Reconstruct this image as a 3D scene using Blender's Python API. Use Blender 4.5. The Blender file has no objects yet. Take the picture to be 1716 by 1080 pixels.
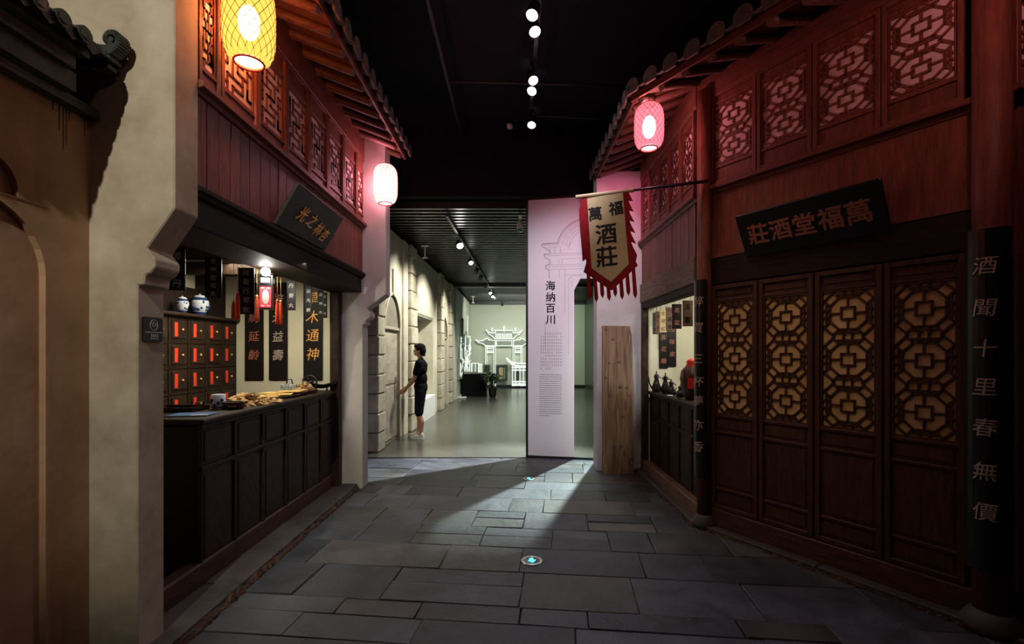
import bpy, bmesh, math, random
from mathutils import Vector, Matrix
PI = math.pi
R = random.Random(7)
scene = bpy.context.scene
C = scene.collection
# ------------------------------------------------------------------ camera, world, exposure, lights
cam_d = bpy.data.cameras.new('camera'); cam = bpy.data.objects.new('camera', cam_d); C.objects.link(cam)
cam.location = (0, 0, 1.55); cam.rotation_euler = (math.radians(90), 0, 0)
cam_d.sensor_width = 36.0; cam_d.lens = 36.0 * 800 / 1716.0
cam_d.shift_y = 50.0 / 1716.0; cam_d.clip_start = 0.05
scene.camera = cam
W = bpy.data.worlds.new('world'); scene.world = W; W.use_nodes = True
W.node_tree.nodes['Background'].inputs[0].default_value = (0.75, 0.8, 1.0, 1)
W.node_tree.nodes['Background'].inputs[1].default_value = 0.016
vs = scene.view_settings
vs.view_transform = 'Standard'; vs.look = 'None'; vs.gamma = 1; vs.use_curve_mapping = False
vs.exposure = 0.8
scene.cycles.max_bounces = 6; scene.cycles.diffuse_bounces = 3; scene.cycles.transparent_max_bounces = 10
scene.cycles.sample_clamp_indirect = 3.0; scene.cycles.caustics_reflective = False; scene.cycles.caustics_refractive = False
LIGHT_SCALE = 1.0
def lamp_spot(loc, aim, power, size=60, blend=.5, color=(1, 1, 1), radius=.05):
    d = bpy.data.lights.new('spot_lamp', 'SPOT'); d.energy = power * LIGHT_SCALE; d.color = color
    d.spot_size = math.radians(size); d.spot_blend = blend; d.shadow_soft_size = radius
    o = bpy.data.objects.new('spot_lamp', d); C.objects.link(o); o.location = loc
    o.rotation_euler = (Vector(aim) - Vector(loc)).to_track_quat('-Z', 'Y').to_euler()
    return o
def lamp_point(loc, power, color, radius=.05):
    d = bpy.data.lights.new('point_lamp', 'POINT'); d.energy = power * LIGHT_SCALE; d.color = color; d.shadow_soft_size = radius
    o = bpy.data.objects.new('point_lamp', d); C.objects.link(o); o.location = loc
    return o
def lamp_area(loc, aim, power, sx, sy, color=(1, 1, 1), spread=180):
    d = bpy.data.lights.new('area_lamp', 'AREA'); d.energy = power * LIGHT_SCALE; d.color = color
    d.shape = 'RECTANGLE'; d.size = sx; d.size_y = sy; d.spread = math.radians(spread)
    o = bpy.data.objects.new('area_lamp', d); C.objects.link(o); o.location = loc
    o.rotation_euler = (Vector(aim) - Vector(loc)).to_track_quat('-Z', 'Y').to_euler()
    return o
# hall: spots of the track above and behind the camera (the track goes on overhead)
lamp_spot((-1.35, -1.2, 4.55), (-2.0, 2.36, 2.3), 235, 42, .6, (1, .93, .76), .02)      # washes the gable wall on the left
lamp_spot((0.2, 0.6, 4.55), (0.6, 3.2, 0), 9, 80, .9, (.9, .95, 1), .1)
lamp_spot((0.3, 2.4, 4.5), (1.86, 3.98, 1.5), 34, 40, 1, (1, .70, .38), .08)            # on the paper doors
lamp_spot((1.2, -1.0, 4.55), (-1.9, 3.8, 2.7), 16, 40, .9, (1, .62, .52), .1)
lamp_spot((0.24, 3.3, 4.5), (.75, 6.8, 1.9), 250, 50, .9, (.90, .86, 1), .08)
lamp_spot((0.3, 1.6, 4.5), (.9, 4.4, 2.5), 34, 24, .8, (1, .9, .75), .06)             # extra spot, added to brighten the banner           # on the text screen and the far pillar
lamp_spot((0.2, 3.2, 4.5), (-1.8, 5.5, 1.9), 60, 34, .9, (.80, .84, 1), .08)           # on the far left gable
# back room: ceiling washes
BACK_WASH = [((-0.6, 8.6, 3.55), (-2.0, 8.7, 1.5), 215, 95), ((-0.6, 10.6, 3.55), (-2.0, 10.8, 1.4), 215, 95),
             ((-0.6, 13.2, 3.55), (-1.9, 13.4, 1.5), 200, 95)]
for p, a, e, s in BACK_WASH: lamp_spot(p, a, e, s, .7, (1, .97, .84), .06)
lamp_area((0.6, 17.6, 3.5), (0.2, 20.5, 1.5), 45, 3.5, .4, (.97, 1, .88), 150)
lamp_area((1.0, 12.5, 3.5), (1.0, 12.6, 0), 75, 2.2, 5, (.96, 1, .88), 150)
lamp_spot((1.60, 8.0, 3.55), (.05, 6.4, 0), 1700, 54, .7, (.95, .98, 1), .03)             # shines through the glass screen
lamp_spot((1.28, 5.35, 3.64), (1.35, 6.2, 3.25), 16, 95, .9, (1, .22, .42), .03)        # rose wash on the far pillar under the eave, added lamp without a fixture
# inside the two shops
lamp_area((-2.35, 4.4, 2.36), (-2.5, 4.6, 0), 30, .5, 1.6, (1, .93, .72), 170)
lamp_area((2.3, 5.2, 2.35), (2.3, 5.9, 0.9), 16, .6, .9, (1, .96, .8), 170)

# ------------------------------------------------------------------ materials
def new_mat(name):
    m = bpy.data.materials.new(name); m.use_nodes = True
    nt = m.node_tree; b = nt.nodes['Principled BSDF']
    return m, nt, b
def mat(name, col, rough=.6, metal=0, emit=None, es=0, spec=.5, var=0, scale=8, stretch=(1, 1, 1), bump=0, bscale=40, col2=None, rnd=0, bdist=.01):
    m, nt, b = new_mat(name); N = nt.nodes; L = nt.links
    b.inputs['Roughness'].default_value = rough; b.inputs['Metallic'].default_value = metal
    b.inputs['Specular IOR Level'].default_value = spec
    b.inputs['Base Color'].default_value = (*col, 1)
    if emit: b.inputs['Emission Color'].default_value = (*emit, 1); b.inputs['Emission Strength'].default_value = es
    if var or col2 or bump or rnd:
        tc = N.new('ShaderNodeTexCoord'); oi = N.new('ShaderNodeObjectInfo')
        ad = N.new('ShaderNodeVectorMath'); ad.operation = 'ADD'
        mu = N.new('ShaderNodeMath'); mu.operation = 'MULTIPLY'; mu.inputs[1].default_value = 37.0
        L.new(oi.outputs['Random'], mu.inputs[0])
        L.new(tc.outputs['Object'], ad.inputs[0]); L.new(mu.outputs[0], ad.inputs[1])
        mp = N.new('ShaderNodeMapping'); mp.inputs['Scale'].default_value = stretch
        L.new(ad.outputs[0], mp.inputs[0])
        ns = N.new('ShaderNodeTexNoise'); ns.inputs['Scale'].default_value = scale; ns.inputs['Detail'].default_value = 6; ns.inputs['Roughness'].default_value = .65
        L.new(mp.outputs[0], ns.inputs['Vector'])
        cr = N.new('ShaderNodeValToRGB')
        c2 = col2 or tuple(max(0, c * (1 - var)) for c in col)
        cr.color_ramp.elements[0].position = .35; cr.color_ramp.elements[1].position = .68
        cr.color_ramp.elements[0].color = (*c2, 1); cr.color_ramp.elements[1].color = (*col, 1)
        L.new(ns.outputs['Fac'], cr.inputs[0])
        out = cr.outputs[0]
        if rnd:
            mr = N.new('ShaderNodeMapRange'); mr.inputs['To Min'].default_value = 1 - rnd; mr.inputs['To Max'].default_value = 1 + rnd
            L.new(oi.outputs['Random'], mr.inputs[0])
            vm = N.new('ShaderNodeVectorMath'); vm.operation = 'SCALE'
            L.new(out, vm.inputs[0]); L.new(mr.outputs[0], vm.inputs['Scale']); out = vm.outputs[0]
        L.new(out, b.inputs['Base Color'])
        if bump:
            n2 = N.new('ShaderNodeTexNoise'); n2.inputs['Scale'].default_value = bscale; n2.inputs['Detail'].default_value = 5
            L.new(mp.outputs[0], n2.inputs['Vector'])
            bp = N.new('ShaderNodeBump'); bp.inputs['Strength'].default_value = bump; bp.inputs['Distance'].default_value = bdist
            L.new(n2.outputs['Fac'], bp.inputs['Height']); L.new(bp.outputs[0], b.inputs['Normal'])
    return m
V = (9, 9, 1); H = (1, 9, 9)
M = {}
M['wood'] = mat('red_brown_wood', (.23, .072, .045), .55, scale=5, stretch=V, col2=(.11, .036, .024), bump=.25, bscale=12, rnd=.2, spec=.3)
M['woodh'] = mat('red_brown_wood_beam', (.23, .074, .046), .55, scale=5, stretch=H, col2=(.11, .036, .024), bump=.25, bscale=12, rnd=.15, spec=.3)
M['wood_door'] = mat('dark_door_wood', (.10, .040, .024), .5, scale=5, stretch=V, col2=(.05, .019, .012), bump=.25, bscale=12, rnd=.15, spec=.3)
M['wood_blk'] = mat('blackened_wood', (.026, .014, .010), .65, scale=5, stretch=H, col2=(.011, .007, .005), bump=.2, bscale=12, rnd=.2, spec=.2)
M['wood_cnt'] = mat('dark_counter_wood', (.046, .026, .016), .5, scale=5, stretch=(3, 3, 3), col2=(.020, .011, .007), bump=.2, bscale=12, rnd=.2, spec=.22)
M['wood_thr'] = mat('threshold_wood', (.13, .05, .032), .5, scale=5, stretch=H, col2=(.05, .02, .014), bump=.35, bscale=10, rnd=.15, spec=.35)
M['wood_old'] = mat('weathered_beam_wood', (.21, .13, .085), .7, scale=5, stretch=H, col2=(.09, .05, .032), bump=.3, bscale=12, rnd=.1)
M['rafter'] = mat('rafter_wood', (.20, .085, .055), .6, scale=6, stretch=(9, 1, 9), col2=(.10, .04, .026), bump=.2, bscale=12, rnd=.3)
M['lacquer'] = mat('black_lacquer', (.009, .008, .008), .35, spec=.4)
M['plaque'] = mat('charcoal_plaque', (.035, .034, .030), .6, scale=5, stretch=H, col2=(.02, .019, .017), bump=.3, bscale=14)
M['plaster'] = mat('cream_plaster', (.60, .53, .42), .85, scale=2.6, col2=(.38, .31, .23), bump=.25, bscale=7, spec=.2, bdist=.02)
M['plaster_g'] = mat('tan_plaster', (.52, .33, .21), .85, scale=2.0, col2=(.36, .22, .13), bump=.25, bscale=6, spec=.2, bdist=.02)
M['plaster_w'] = mat('pale_plaster', (.62, .58, .54), .85, scale=2.4, col2=(.5, .46, .43), bump=.2, bscale=7, spec=.2)
M['cream'] = mat('cream_interior', (.66, .63, .47), .85, var=.08, scale=2, spec=.2)
M['black'] = mat('black_paint', (.006, .006, .007), .8, spec=.15)
M['ceil'] = mat('black_ceiling', (.010, .008, .014), .8, spec=.2)
M['blackm'] = mat('black_metal', (.012, .012, .013), .4, spec=.5)
M['grey_pipe'] = mat('grey_pipe', (.045, .045, .05), .6)
M['chrome'] = mat('brushed_steel', (.7, .7, .7), .3, 1)
M['white'] = mat('white_paint', (.8, .8, .78), .5)
M['print'] = mat('white_print', (.80, .78, .80), .65, spec=.3)
M['ink'] = mat('black_ink', (.015, .014, .016), .7, spec=.2)
M['line'] = mat('grey_print_line', (.32, .26, .31), .8, spec=.2)
M['tile'] = mat('grey_roof_tile', (.17, .12, .10), .75, scale=9, col2=(.07, .055, .055), bump=.3, bscale=20, rnd=.25)
M['tile_d'] = mat('dark_roof_tile', (.040, .048, .042), .45, scale=12, col2=(.012, .014, .013), bump=.3, bscale=30, rnd=.2)
M['quoin'] = mat('sandstone_block', (.60, .55, .44), .85, scale=5, col2=(.38, .34, .26), bump=.4, bscale=14, rnd=.12, spec=.2)
M['marble'] = mat('mottled_stone', (.55, .50, .42), .7, scale=3.5, stretch=(1, 1, 2), col2=(.34, .29, .23), bump=.2, bscale=9, spec=.3)
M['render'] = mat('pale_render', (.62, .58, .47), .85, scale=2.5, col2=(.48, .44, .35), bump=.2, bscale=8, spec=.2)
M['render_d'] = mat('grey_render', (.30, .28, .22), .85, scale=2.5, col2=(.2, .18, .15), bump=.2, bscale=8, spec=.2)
M['kerb'] = mat('kerb_stone', (.095, .09, .086), .7, scale=4, col2=(.045, .042, .042), bump=.5, bscale=10, rnd=.2, bdist=.02)
M['edge'] = mat('chipped_kerb_edge', (.15, .075, .04), .85, scale=14, col2=(.008, .006, .006), bump=.9, bscale=30, bdist=.03)
M['concrete'] = mat('polished_concrete', (.085, .085, .072), .24, scale=3, col2=(.058, .058, .048), bump=.04, bscale=4, spec=.5)
M['cream_cloth'] = mat('cream_banner_cloth', (.62, .50, .30), .9, scale=14, col2=(.54, .42, .24), bump=.15, bscale=90, spec=.1)
M['red_cloth'] = mat('crimson_banner_cloth', (.33, .02, .025), .9, scale=14, col2=(.24, .012, .018), bump=.15, bscale=90, spec=.1)
M['paper_r'] = mat('rose_window_paper', (.80, .60, .60), .8, var=.25, scale=3, spec=.1)
M['paper_y'] = mat('yellowed_window_paper', (.80, .58, .30), .8, scale=4, col2=(.60, .38, .16), rnd=.12, spec=.1)
M['gold'] = mat('gold_lettering', (.9, .46, .13), .45, .3)
M['gold_d'] = mat('dull_red_gold_lettering', (.42, .15, .10), .55, .1)
M['silver'] = mat('faded_silver_lettering', (.50, .42, .36), .5, .1)
M['white_ink'] = mat('white_lettering', (.62, .62, .60), .6)
M['red_tag'] = mat('red_paper_tag', (.85, .07, .03), .7, emit=None, spec=.2)
M['tassel'] = mat('orange_red_tassel', (.9, .13, .05), .7, scale=60, stretch=(1, 1, .1), col2=(.6, .05, .02))
M['blue'] = mat('blue_sheet', (.06, .17, .38), .45)
M['cloth_blk'] = mat('black_clothing', (.006, .006, .007), .9, spec=.1)
M['cloth_nav'] = mat('dark_navy_shorts', (.007, .008, .013), .9, spec=.1)
M['skin'] = mat('skin', (.50, .26, .17), .55, var=.1, scale=12)
M['hair'] = mat('black_hair', (.006, .005, .006), .85, spec=.15, bump=.5, bscale=80, var=.2)
M['shoe'] = mat('white_shoe', (.72, .66, .64), .6)
M['jar_w'] = mat('white_porcelain', (.62, .66, .72), .2)
M['jar_b'] = mat('blue_glaze', (.02, .045, .16), .2)
M['pewter'] = mat('dark_pewter', (.05, .045, .05), .25, .7)
M['clay'] = mat('brown_glazed_clay', (.10, .05, .03), .3, scale=6, col2=(.05, .022, .015))
M['red_paper'] = mat('red_jar_wrap', (.85, .05, .03), .5)
M['herb'] = mat('dried_herb', (.62, .40, .17), .9, scale=30, col2=(.33, .18, .07), bump=.5, bscale=60)
M['herb_y'] = mat('yellow_paper_sheet', (.66, .46, .16), .8, scale=18, col2=(.5, .32, .1))
M['wicker'] = mat('brown_wicker', (.16, .08, .04), .7, scale=50, col2=(.06, .028, .014), bump=.5, bscale=90)
M['leaf'] = mat('dark_green_leaf', (.045, .085, .035), .4, var=.4, scale=9)
M['raw'] = None
M['knot'] = mat('dark_knot', (.05, .025, .014), .7)
M['pole'] = mat('dark_blue_pole', (.02, .025, .07), .4)
M['roller'] = mat('pale_bamboo_roller', (.55, .42, .27), .6)
M['pane_g'] = mat('dark_cyan_guide', (.01, .02, .02), .2)
M['cyan'] = mat('cyan_guide_arrow', (.1, .8, .8), .4, emit=(.05, .85, .9), es=2.2)
M['bulb'] = mat('lit_bulb', (1, 1, 1), .5, emit=(1, .98, .9), es=60)
M['lens'] = mat('lit_lens', (1, 1, 1), .5, emit=(1, 1, .98), es=14)
M['glow'] = mat('glowing_sculpture_edge', (.9, 1, .92), .5, emit=(.92, 1, .9), es=.55)
M['sculpt'] = mat('engraved_relief', (.42, .47, .40), .4, scale=30, col2=(.2, .24, .2))
M['green_d'] = mat('dark_green_panel', (.05, .07, .055), .3)

def slate():
    m, nt, b = new_mat('riven_slate'); N = nt.nodes; L = nt.links
    tc = N.new('ShaderNodeTexCoord'); oi = N.new('ShaderNodeObjectInfo')
    mu = N.new('ShaderNodeMath'); mu.operation = 'MULTIPLY'; mu.inputs[1].default_value = 53
    L.new(oi.outputs['Random'], mu.inputs[0])
    ad = N.new('ShaderNodeVectorMath'); L.new(tc.outputs['Object'], ad.inputs[0]); L.new(mu.outputs[0], ad.inputs[1])
    cr = N.new('ShaderNodeValToRGB'); cr.color_ramp.interpolation = 'CONSTANT'
    cols = [(.040, .043, .050), (.062, .060, .056), (.050, .053, .060), (.030, .032, .038), (.082, .074, .064), (.090, .094, .104), (.052, .052, .054), (.074, .078, .088)]
    for i, c in enumerate(cols):
        if i < 2: e = cr.color_ramp.elements[i]; e.position = i / 8
        else: e = cr.color_ramp.elements.new(i / 8)
        e.color = (c[0] * .75 + .016, c[1] * .78 + .020, c[2] * .85 + .026, 1)
    L.new(oi.outputs['Random'], cr.inputs[0])
    n1 = N.new('ShaderNodeTexNoise'); n1.inputs['Scale'].default_value = 2.2; n1.inputs['Detail'].default_value = 8; n1.inputs['Roughness'].default_value = .7
    n1.inputs['Distortion'].default_value = .6
    L.new(ad.outputs[0], n1.inputs['Vector'])
    mr = N.new('ShaderNodeMapRange'); mr.inputs[1].default_value = .3; mr.inputs[2].default_value = .7; mr.inputs['To Min'].default_value = .45; mr.inputs['To Max'].default_value = 1.6
    L.new(n1.outputs['Fac'], mr.inputs[0])
    sc = N.new('ShaderNodeVectorMath'); sc.operation = 'SCALE'; L.new(cr.outputs[0], sc.inputs[0]); L.new(mr.outputs[0], sc.inputs['Scale'])
    L.new(sc.outputs[0], b.inputs['Base Color'])
    rr = N.new('ShaderNodeMapRange'); rr.inputs['To Min'].default_value = .38; rr.inputs['To Max'].default_value = .62
    L.new(n1.outputs['Fac'], rr.inputs[0]); L.new(rr.outputs[0], b.inputs['Roughness'])
    n2 = N.new('ShaderNodeTexNoise'); n2.inputs['Scale'].default_value = 5; n2.inputs['Detail'].default_value = 9; n2.inputs['Roughness'].default_value = .65
    L.new(ad.outputs[0], n2.inputs['Vector'])
    bp = N.new('ShaderNodeBump'); bp.inputs['Strength'].default_value = .7; bp.inputs['Distance'].default_value = .02
    L.new(n2.outputs['Fac'], bp.inputs['Height']); L.new(bp.outputs[0], b.inputs['Normal'])
    return m
M['slate'] = slate()
def raw_board():
    m, nt, b = new_mat('knotty_pine'); N = nt.nodes; L = nt.links
    tc = N.new('ShaderNodeTexCoord'); mp = N.new('ShaderNodeMapping'); mp.inputs['Scale'].default_value = (16, 16, 1.1)
    L.new(tc.outputs['Object'], mp.inputs[0])
    ns = N.new('ShaderNodeTexNoise'); ns.inputs['Scale'].default_value = 1.6; ns.inputs['Detail'].default_value = 5; ns.inputs['Distortion'].default_value = 1.2
    L.new(mp.outputs[0], ns.inputs['Vector'])
    cr = N.new('ShaderNodeValToRGB'); cr.color_ramp.elements[0].position = .3; cr.color_ramp.elements[1].position = .72
    cr.color_ramp.elements[0].color = (.10, .055, .03, 1); cr.color_ramp.elements[1].color = (.34, .21, .12, 1)
    L.new(ns.outputs['Fac'], cr.inputs[0])
    mp2 = N.new('ShaderNodeMapping'); mp2.inputs['Scale'].default_value = (5.0, 1, 2.2); L.new(tc.outputs['Object'], mp2.inputs[0])
    vo = N.new('ShaderNodeTexVoronoi'); vo.inputs['Scale'].default_value = 1.5; L.new(mp2.outputs[0], vo.inputs['Vector'])
    c2 = N.new('ShaderNodeValToRGB'); c2.color_ramp.elements[0].position = .10; c2.color_ramp.elements[1].position = .24
    c2.color_ramp.elements[0].color = (.12, .1, .1, 1); c2.color_ramp.elements[1].color = (1, 1, 1, 1)
    L.new(vo.outputs['Distance'], c2.inputs[0])
    mx = N.new('ShaderNodeMix'); mx.data_type = 'RGBA'; mx.blend_type = 'MULTIPLY'; mx.inputs[0].default_value = 1
    L.new(cr.outputs[0], mx.inputs[6]); L.new(c2.outputs[0], mx.inputs[7]); L.new(mx.outputs[2], b.inputs['Base Color'])
    b.inputs['Roughness'].default_value = .75
    return m
M['raw'] = raw_board()
def glass_mat():
    m, nt, b = new_mat('clear_glass'); N = nt.nodes; L = nt.links
    t = N.new('ShaderNodeBsdfTransparent'); t.inputs[0].default_value = (.88, .95, .90, 1)
    g = N.new('ShaderNodeBsdfGlossy'); g.inputs['Roughness'].default_value = .03; g.inputs[0].default_value = (1, 1, 1, 1)
    fr = N.new('ShaderNodeFresnel'); fr.inputs[0].default_value = 1.45
    ge = N.new('ShaderNodeNewGeometry'); iv = N.new('ShaderNodeMath'); iv.operation = 'SUBTRACT'; iv.inputs[0].default_value = 1; L.new(ge.outputs['Backfacing'], iv.inputs[1])
    mf = N.new('ShaderNodeMath'); mf.operation = 'MULTIPLY'; L.new(fr.outputs[0], mf.inputs[0]); L.new(iv.outputs[0], mf.inputs[1])
    mx = N.new('ShaderNodeMixShader'); L.new(mf.outputs[0], mx.inputs[0]); L.new(t.outputs[0], mx.inputs[1]); L.new(g.outputs[0], mx.inputs[2])
    L.new(mx.outputs[0], N['Material Output'].inputs[0]); return m
M['glass'] = glass_mat()
def shell_mat(name, tint, ecol, es, fac):
    m, nt, b = new_mat(name); N = nt.nodes; L = nt.links
    t = N.new('ShaderNodeBsdfTransparent'); t.inputs[0].default_value = (*tint, 1)
    e = N.new('ShaderNodeEmission'); e.inputs[0].default_value = (*ecol, 1); e.inputs[1].default_value = es
    mx = N.new('ShaderNodeMixShader'); mx.inputs[0].default_value = fac
    L.new(t.outputs[0], mx.inputs[1]); L.new(e.outputs[0], mx.inputs[2]); L.new(mx.outputs[0], N['Material Output'].inputs[0]); return m

# ------------------------------------------------------------------ mesh helpers
class MB:
    def __init__(s): s.v = []; s.f = []; s.sm = []
    def add(s, vs_, fs, smooth=False):
        o = len(s.v); s.v += [tuple(v) for v in vs_]; s.f += [tuple(i + o for i in f) for f in fs]; s.sm += [smooth] * len(fs); return s
    def box(s, x0, x1, y0, y1, z0, z1):
        if x0 > x1: x0, x1 = x1, x0
        if y0 > y1: y0, y1 = y1, y0
        if z0 > z1: z0, z1 = z1, z0
        return s.add([(x0, y0, z0), (x1, y0, z0), (x1, y1, z0), (x0, y1, z0), (x0, y0, z1), (x1, y0, z1), (x1, y1, z1), (x0, y1, z1)],
                     [(0, 3, 2, 1), (4, 5, 6, 7), (0, 1, 5, 4), (1, 2, 6, 5), (2, 3, 7, 6), (3, 0, 4, 7)])
    def prism(s, pts, a0, a1, plane='xz'):
        n = len(pts)
        ar = sum(pts[i][0] * pts[(i + 1) % n][1] - pts[(i + 1) % n][0] * pts[i][1] for i in range(n))
        if ar < 0: pts = pts[::-1]
        if plane == 'xz': f = lambda p, a: (p[0], a, p[1])
        elif plane == 'xy': f = lambda p, a: (p[0], p[1], a)
        else: f = lambda p, a: (a, p[0], p[1])
        if plane == 'xz': a0, a1 = max(a0, a1), min(a0, a1)
        else: a0, a1 = min(a0, a1), max(a0, a1)
        vs_ = [f(p, a0) for p in pts] + [f(p, a1) for p in pts]
        fs = [tuple(range(n - 1, -1, -1)), tuple(range(n, 2 * n))] + [(i, (i + 1) % n, n + (i + 1) % n, n + i) for i in range(n)]
        return s.add(vs_, fs)
    def bar(s, p, q, w, y0, y1):            # a bar lying in the x-z plane
        (x0, z0), (x1, z1) = p, q; dx, dz = x1 - x0, z1 - z0; l = math.hypot(dx, dz) or 1
        ux, uz = dx / l * w / 2, dz / l * w / 2; nx, nz = -uz, ux
        return s.prism([(x0 - ux + nx, z0 - uz + nz), (x0 - ux - nx, z0 - uz - nz), (x1 + ux - nx, z1 + uz - nz), (x1 + ux + nx, z1 + uz + nz)], y0, y1)
    def tube(s, pts, r, n=8, caps=True):
        pts = [Vector(p) for p in pts]; rs = r if isinstance(r, (list, tuple)) else [r] * len(pts)
        rings = []; up = Vector((0, 0, 1))
        for i, p in enumerate(pts):
            d = (pts[min(i + 1, len(pts) - 1)] - pts[max(i - 1, 0)]).normalized()
            a = d.cross(up)
            if a.length < .05: a = d.cross(Vector((1, 0, 0)))
            a.normalize(); b = d.cross(a).normalized()
            rings.append([p + (a * math.cos(2 * PI * k / n) + b * math.sin(2 * PI * k / n)) * rs[i] for k in range(n)])
        vs_ = [v for r_ in rings for v in r_]; fs = []
        for i in range(len(pts) - 1):
            for k in range(n):
                fs.append((i * n + k, (i + 1) * n + k, (i + 1) * n + (k + 1) % n, i * n + (k + 1) % n))
        s.add(vs_, fs, True)
        if caps:
            o = len(s.v) - len(vs_)
            s.f.append(tuple(o + k for k in range(n))); s.sm.append(False)
            s.f.append(tuple(o + (len(pts) - 1) * n + k for k in range(n - 1, -1, -1))); s.sm.append(False)
        return s
    def lathe(s, prof, cx=0, cy=0, cz=0, n=24, sx=1, sy=1, caps=True):
        vs_ = []; fs = []
        for (r, z) in prof:
            for k in range(n): vs_.append((cx + r * sx * math.cos(2 * PI * k / n), cy + r * sy * math.sin(2 * PI * k / n), cz + z))
        for i in range(len(prof) - 1):
            for k in range(n): fs.append((i * n + k, i * n + (k + 1) % n, (i + 1) * n + (k + 1) % n, (i + 1) * n + k))
        s.add(vs_, fs, True)
        if caps:
            o = len(s.v) - len(vs_)
            if prof[0][0] > 1e-5: s.f.append(tuple(o + k for k in range(n - 1, -1, -1))); s.sm.append(False)
            if prof[-1][0] > 1e-5: s.f.append(tuple(o + (len(prof) - 1) * n + k for k in range(n))); s.sm.append(False)
        return s
    def ball(s, c, r, n=12, m=8, sc=(1, 1, 1)):
        prof = [(max(r * math.sin(PI * i / m), 1e-6), -r * math.cos(PI * i / m)) for i in range(m + 1)]
        o = len(s.v); s.lathe(prof, n=n, caps=False)
        for i in range(o, len(s.v)):
            x, y, z = s.v[i]; s.v[i] = (x * sc[0] + c[0], y * sc[1] + c[1], z * sc[2] + c[2])
        return s
    def xf(s, mtx, start=0):
        for i in range(start, len(s.v)): s.v[i] = tuple(mtx @ Vector(s.v[i]))
        return s
    def mesh(s, name):
        me = bpy.data.meshes.new(name); me.from_pydata(s.v, [], s.f)
        me.polygons.foreach_set('use_smooth', s.sm); me.update(); return me
    def build(s, name, m, parent=None, loc=(0, 0, 0), rot=(0, 0, 0), bev=0, kind=None, label=None):
        return link(name, s.mesh(name), m, parent, loc, rot, bev, kind, label)
def link(name, me, m, parent=None, loc=(0, 0, 0), rot=(0, 0, 0), bev=0, kind=None, label=None):
    if m and not me.materials: me.materials.append(M[m] if isinstance(m, str) else m)
    o = bpy.data.objects.new(name, me); C.objects.link(o); o.location = loc; o.rotation_euler = rot
    if parent: o.parent = parent
    if bev:
        b = o.modifiers.new('Bevel', 'BEVEL'); b.width = bev; b.segments = 1; b.limit_method = 'ANGLE'; b.angle_limit = .6
    if kind: o['kind'] = kind
    if label: o['label'] = label
    return o
_cache = {}
def pbox(name, m, parent, x0, x1, y0, y1, z0, z1, bev=.003, rot=(0, 0, 0), label=None):
    """one box part; alike boxes share a mesh (origin at their centre)"""
    k = (round(abs(x1 - x0), 4), round(abs(y1 - y0), 4), round(abs(z1 - z0), 4), m)
    if k not in _cache:
        a, b, c = k[0] / 2, k[1] / 2, k[2] / 2
        _cache[k] = MB().box(-a, a, -b, b, -c, c).mesh(name)
    return link(name, _cache[k], m, parent, ((x0 + x1) / 2, (y0 + y1) / 2, (z0 + z1) / 2), rot, bev, None, label)
def empty(name, loc, rz=0, label=None, cat=None, group=None, kind=None):
    o = bpy.data.objects.new(name, None); C.objects.link(o); o.location = loc; o.rotation_euler = (0, 0, rz)
    o.empty_display_size = .1
    return tag(o, label, cat, group, kind)
def tag(o, label=None, cat=None, group=None, kind=None):
    if label: o['label'] = label
    if cat: o['category'] = cat
    if group: o['group'] = group
    if kind: o['kind'] = kind
    return o
class Fr:
    """a facade frame: u along the facade, w into the wall (minus = towards the street)"""
    def __init__(s, ox, oy, ang): s.o = Vector((ox, oy, 0)); s.a = ang
    def pt(s, u, w=0, z=0):
        return (s.o.x + u * math.cos(s.a) - w * math.sin(s.a), s.o.y + u * math.sin(s.a) + w * math.cos(s.a), z)
    def root(s, name, u, w, z, **k): return empty(name, s.pt(u, w, z), s.a, **k)
FL = Fr(-1.70, 0, PI / 2)                      # left shop: u = world y
FS = Fr(1.68, 6.15, -PI / 2)                   # right shop, side towards the far end: u = 6.15 - y
FR = Fr(3.160 - 2.86 * .521, 1.928 + 2.86 * .854, math.atan2(-.854, .521))   # right shop, front: u = t + 2.86
FN = Fr(2.72, 2.66, 0)                         # the next bay on the right
def struct(o): o['kind'] = 'structure'; return o

# ------------------------------------------------------------------ lettering (Blender's own fonts)
_glyph = {}
def glyphs(chars):
    dg = None; todo = [c for c in dict.fromkeys(chars) if c not in _glyph and c not in ' \n']
    objs = []
    for c in todo:
        for bold in (0,):
            cu = bpy.data.curves.new('t', 'FONT'); cu.body = c; cu.size = 1; cu.extrude = .5; cu.offset = .018 * bold; cu.resolution_u = 2; cu.align_x = 'CENTER'
            o = bpy.data.objects.new('t', cu); C.objects.link(o); objs.append((c, bold, o))
    bpy.context.view_layer.update(); dg = bpy.context.evaluated_depsgraph_get()
    for c, bold, o in objs:
        me = bpy.data.meshes.new_from_object(o.evaluated_get(dg))
        vs_ = [tuple(v.co) for v in me.vertices]; fs = [tuple(p.vertices) for p in me.polygons]
        if vs_:
            x0, x1 = min(v[0] for v in vs_), max(v[0] for v in vs_); y0, y1 = min(v[1] for v in vs_), max(v[1] for v in vs_)
            cx = (x0 + x1) / 2; cy = (y0 + y1) / 2
            if ord(c) < 0x2e80: cy = .35
            vs_ = [(x - cx, y - cy, z) for x, y, z in vs_]
        _glyph[(c, bold)] = (vs_, fs)
        V3 = []; F3 = []
        for q_, (dx_, dy_) in enumerate(((-.022, 0), (.022, .014), (.006, -.024))):
            F3 += [tuple(i + len(V3) for i in f) for f in fs]; V3 += [(x + dx_, y + dy_, z + q_ * .03) for x, y, z in vs_]
        _glyph[(c, 1)] = (V3, F3)
        _glyph[c] = 1
        cu = o.data; bpy.data.objects.remove(o); bpy.data.curves.remove(cu); bpy.data.meshes.remove(me)
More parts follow.
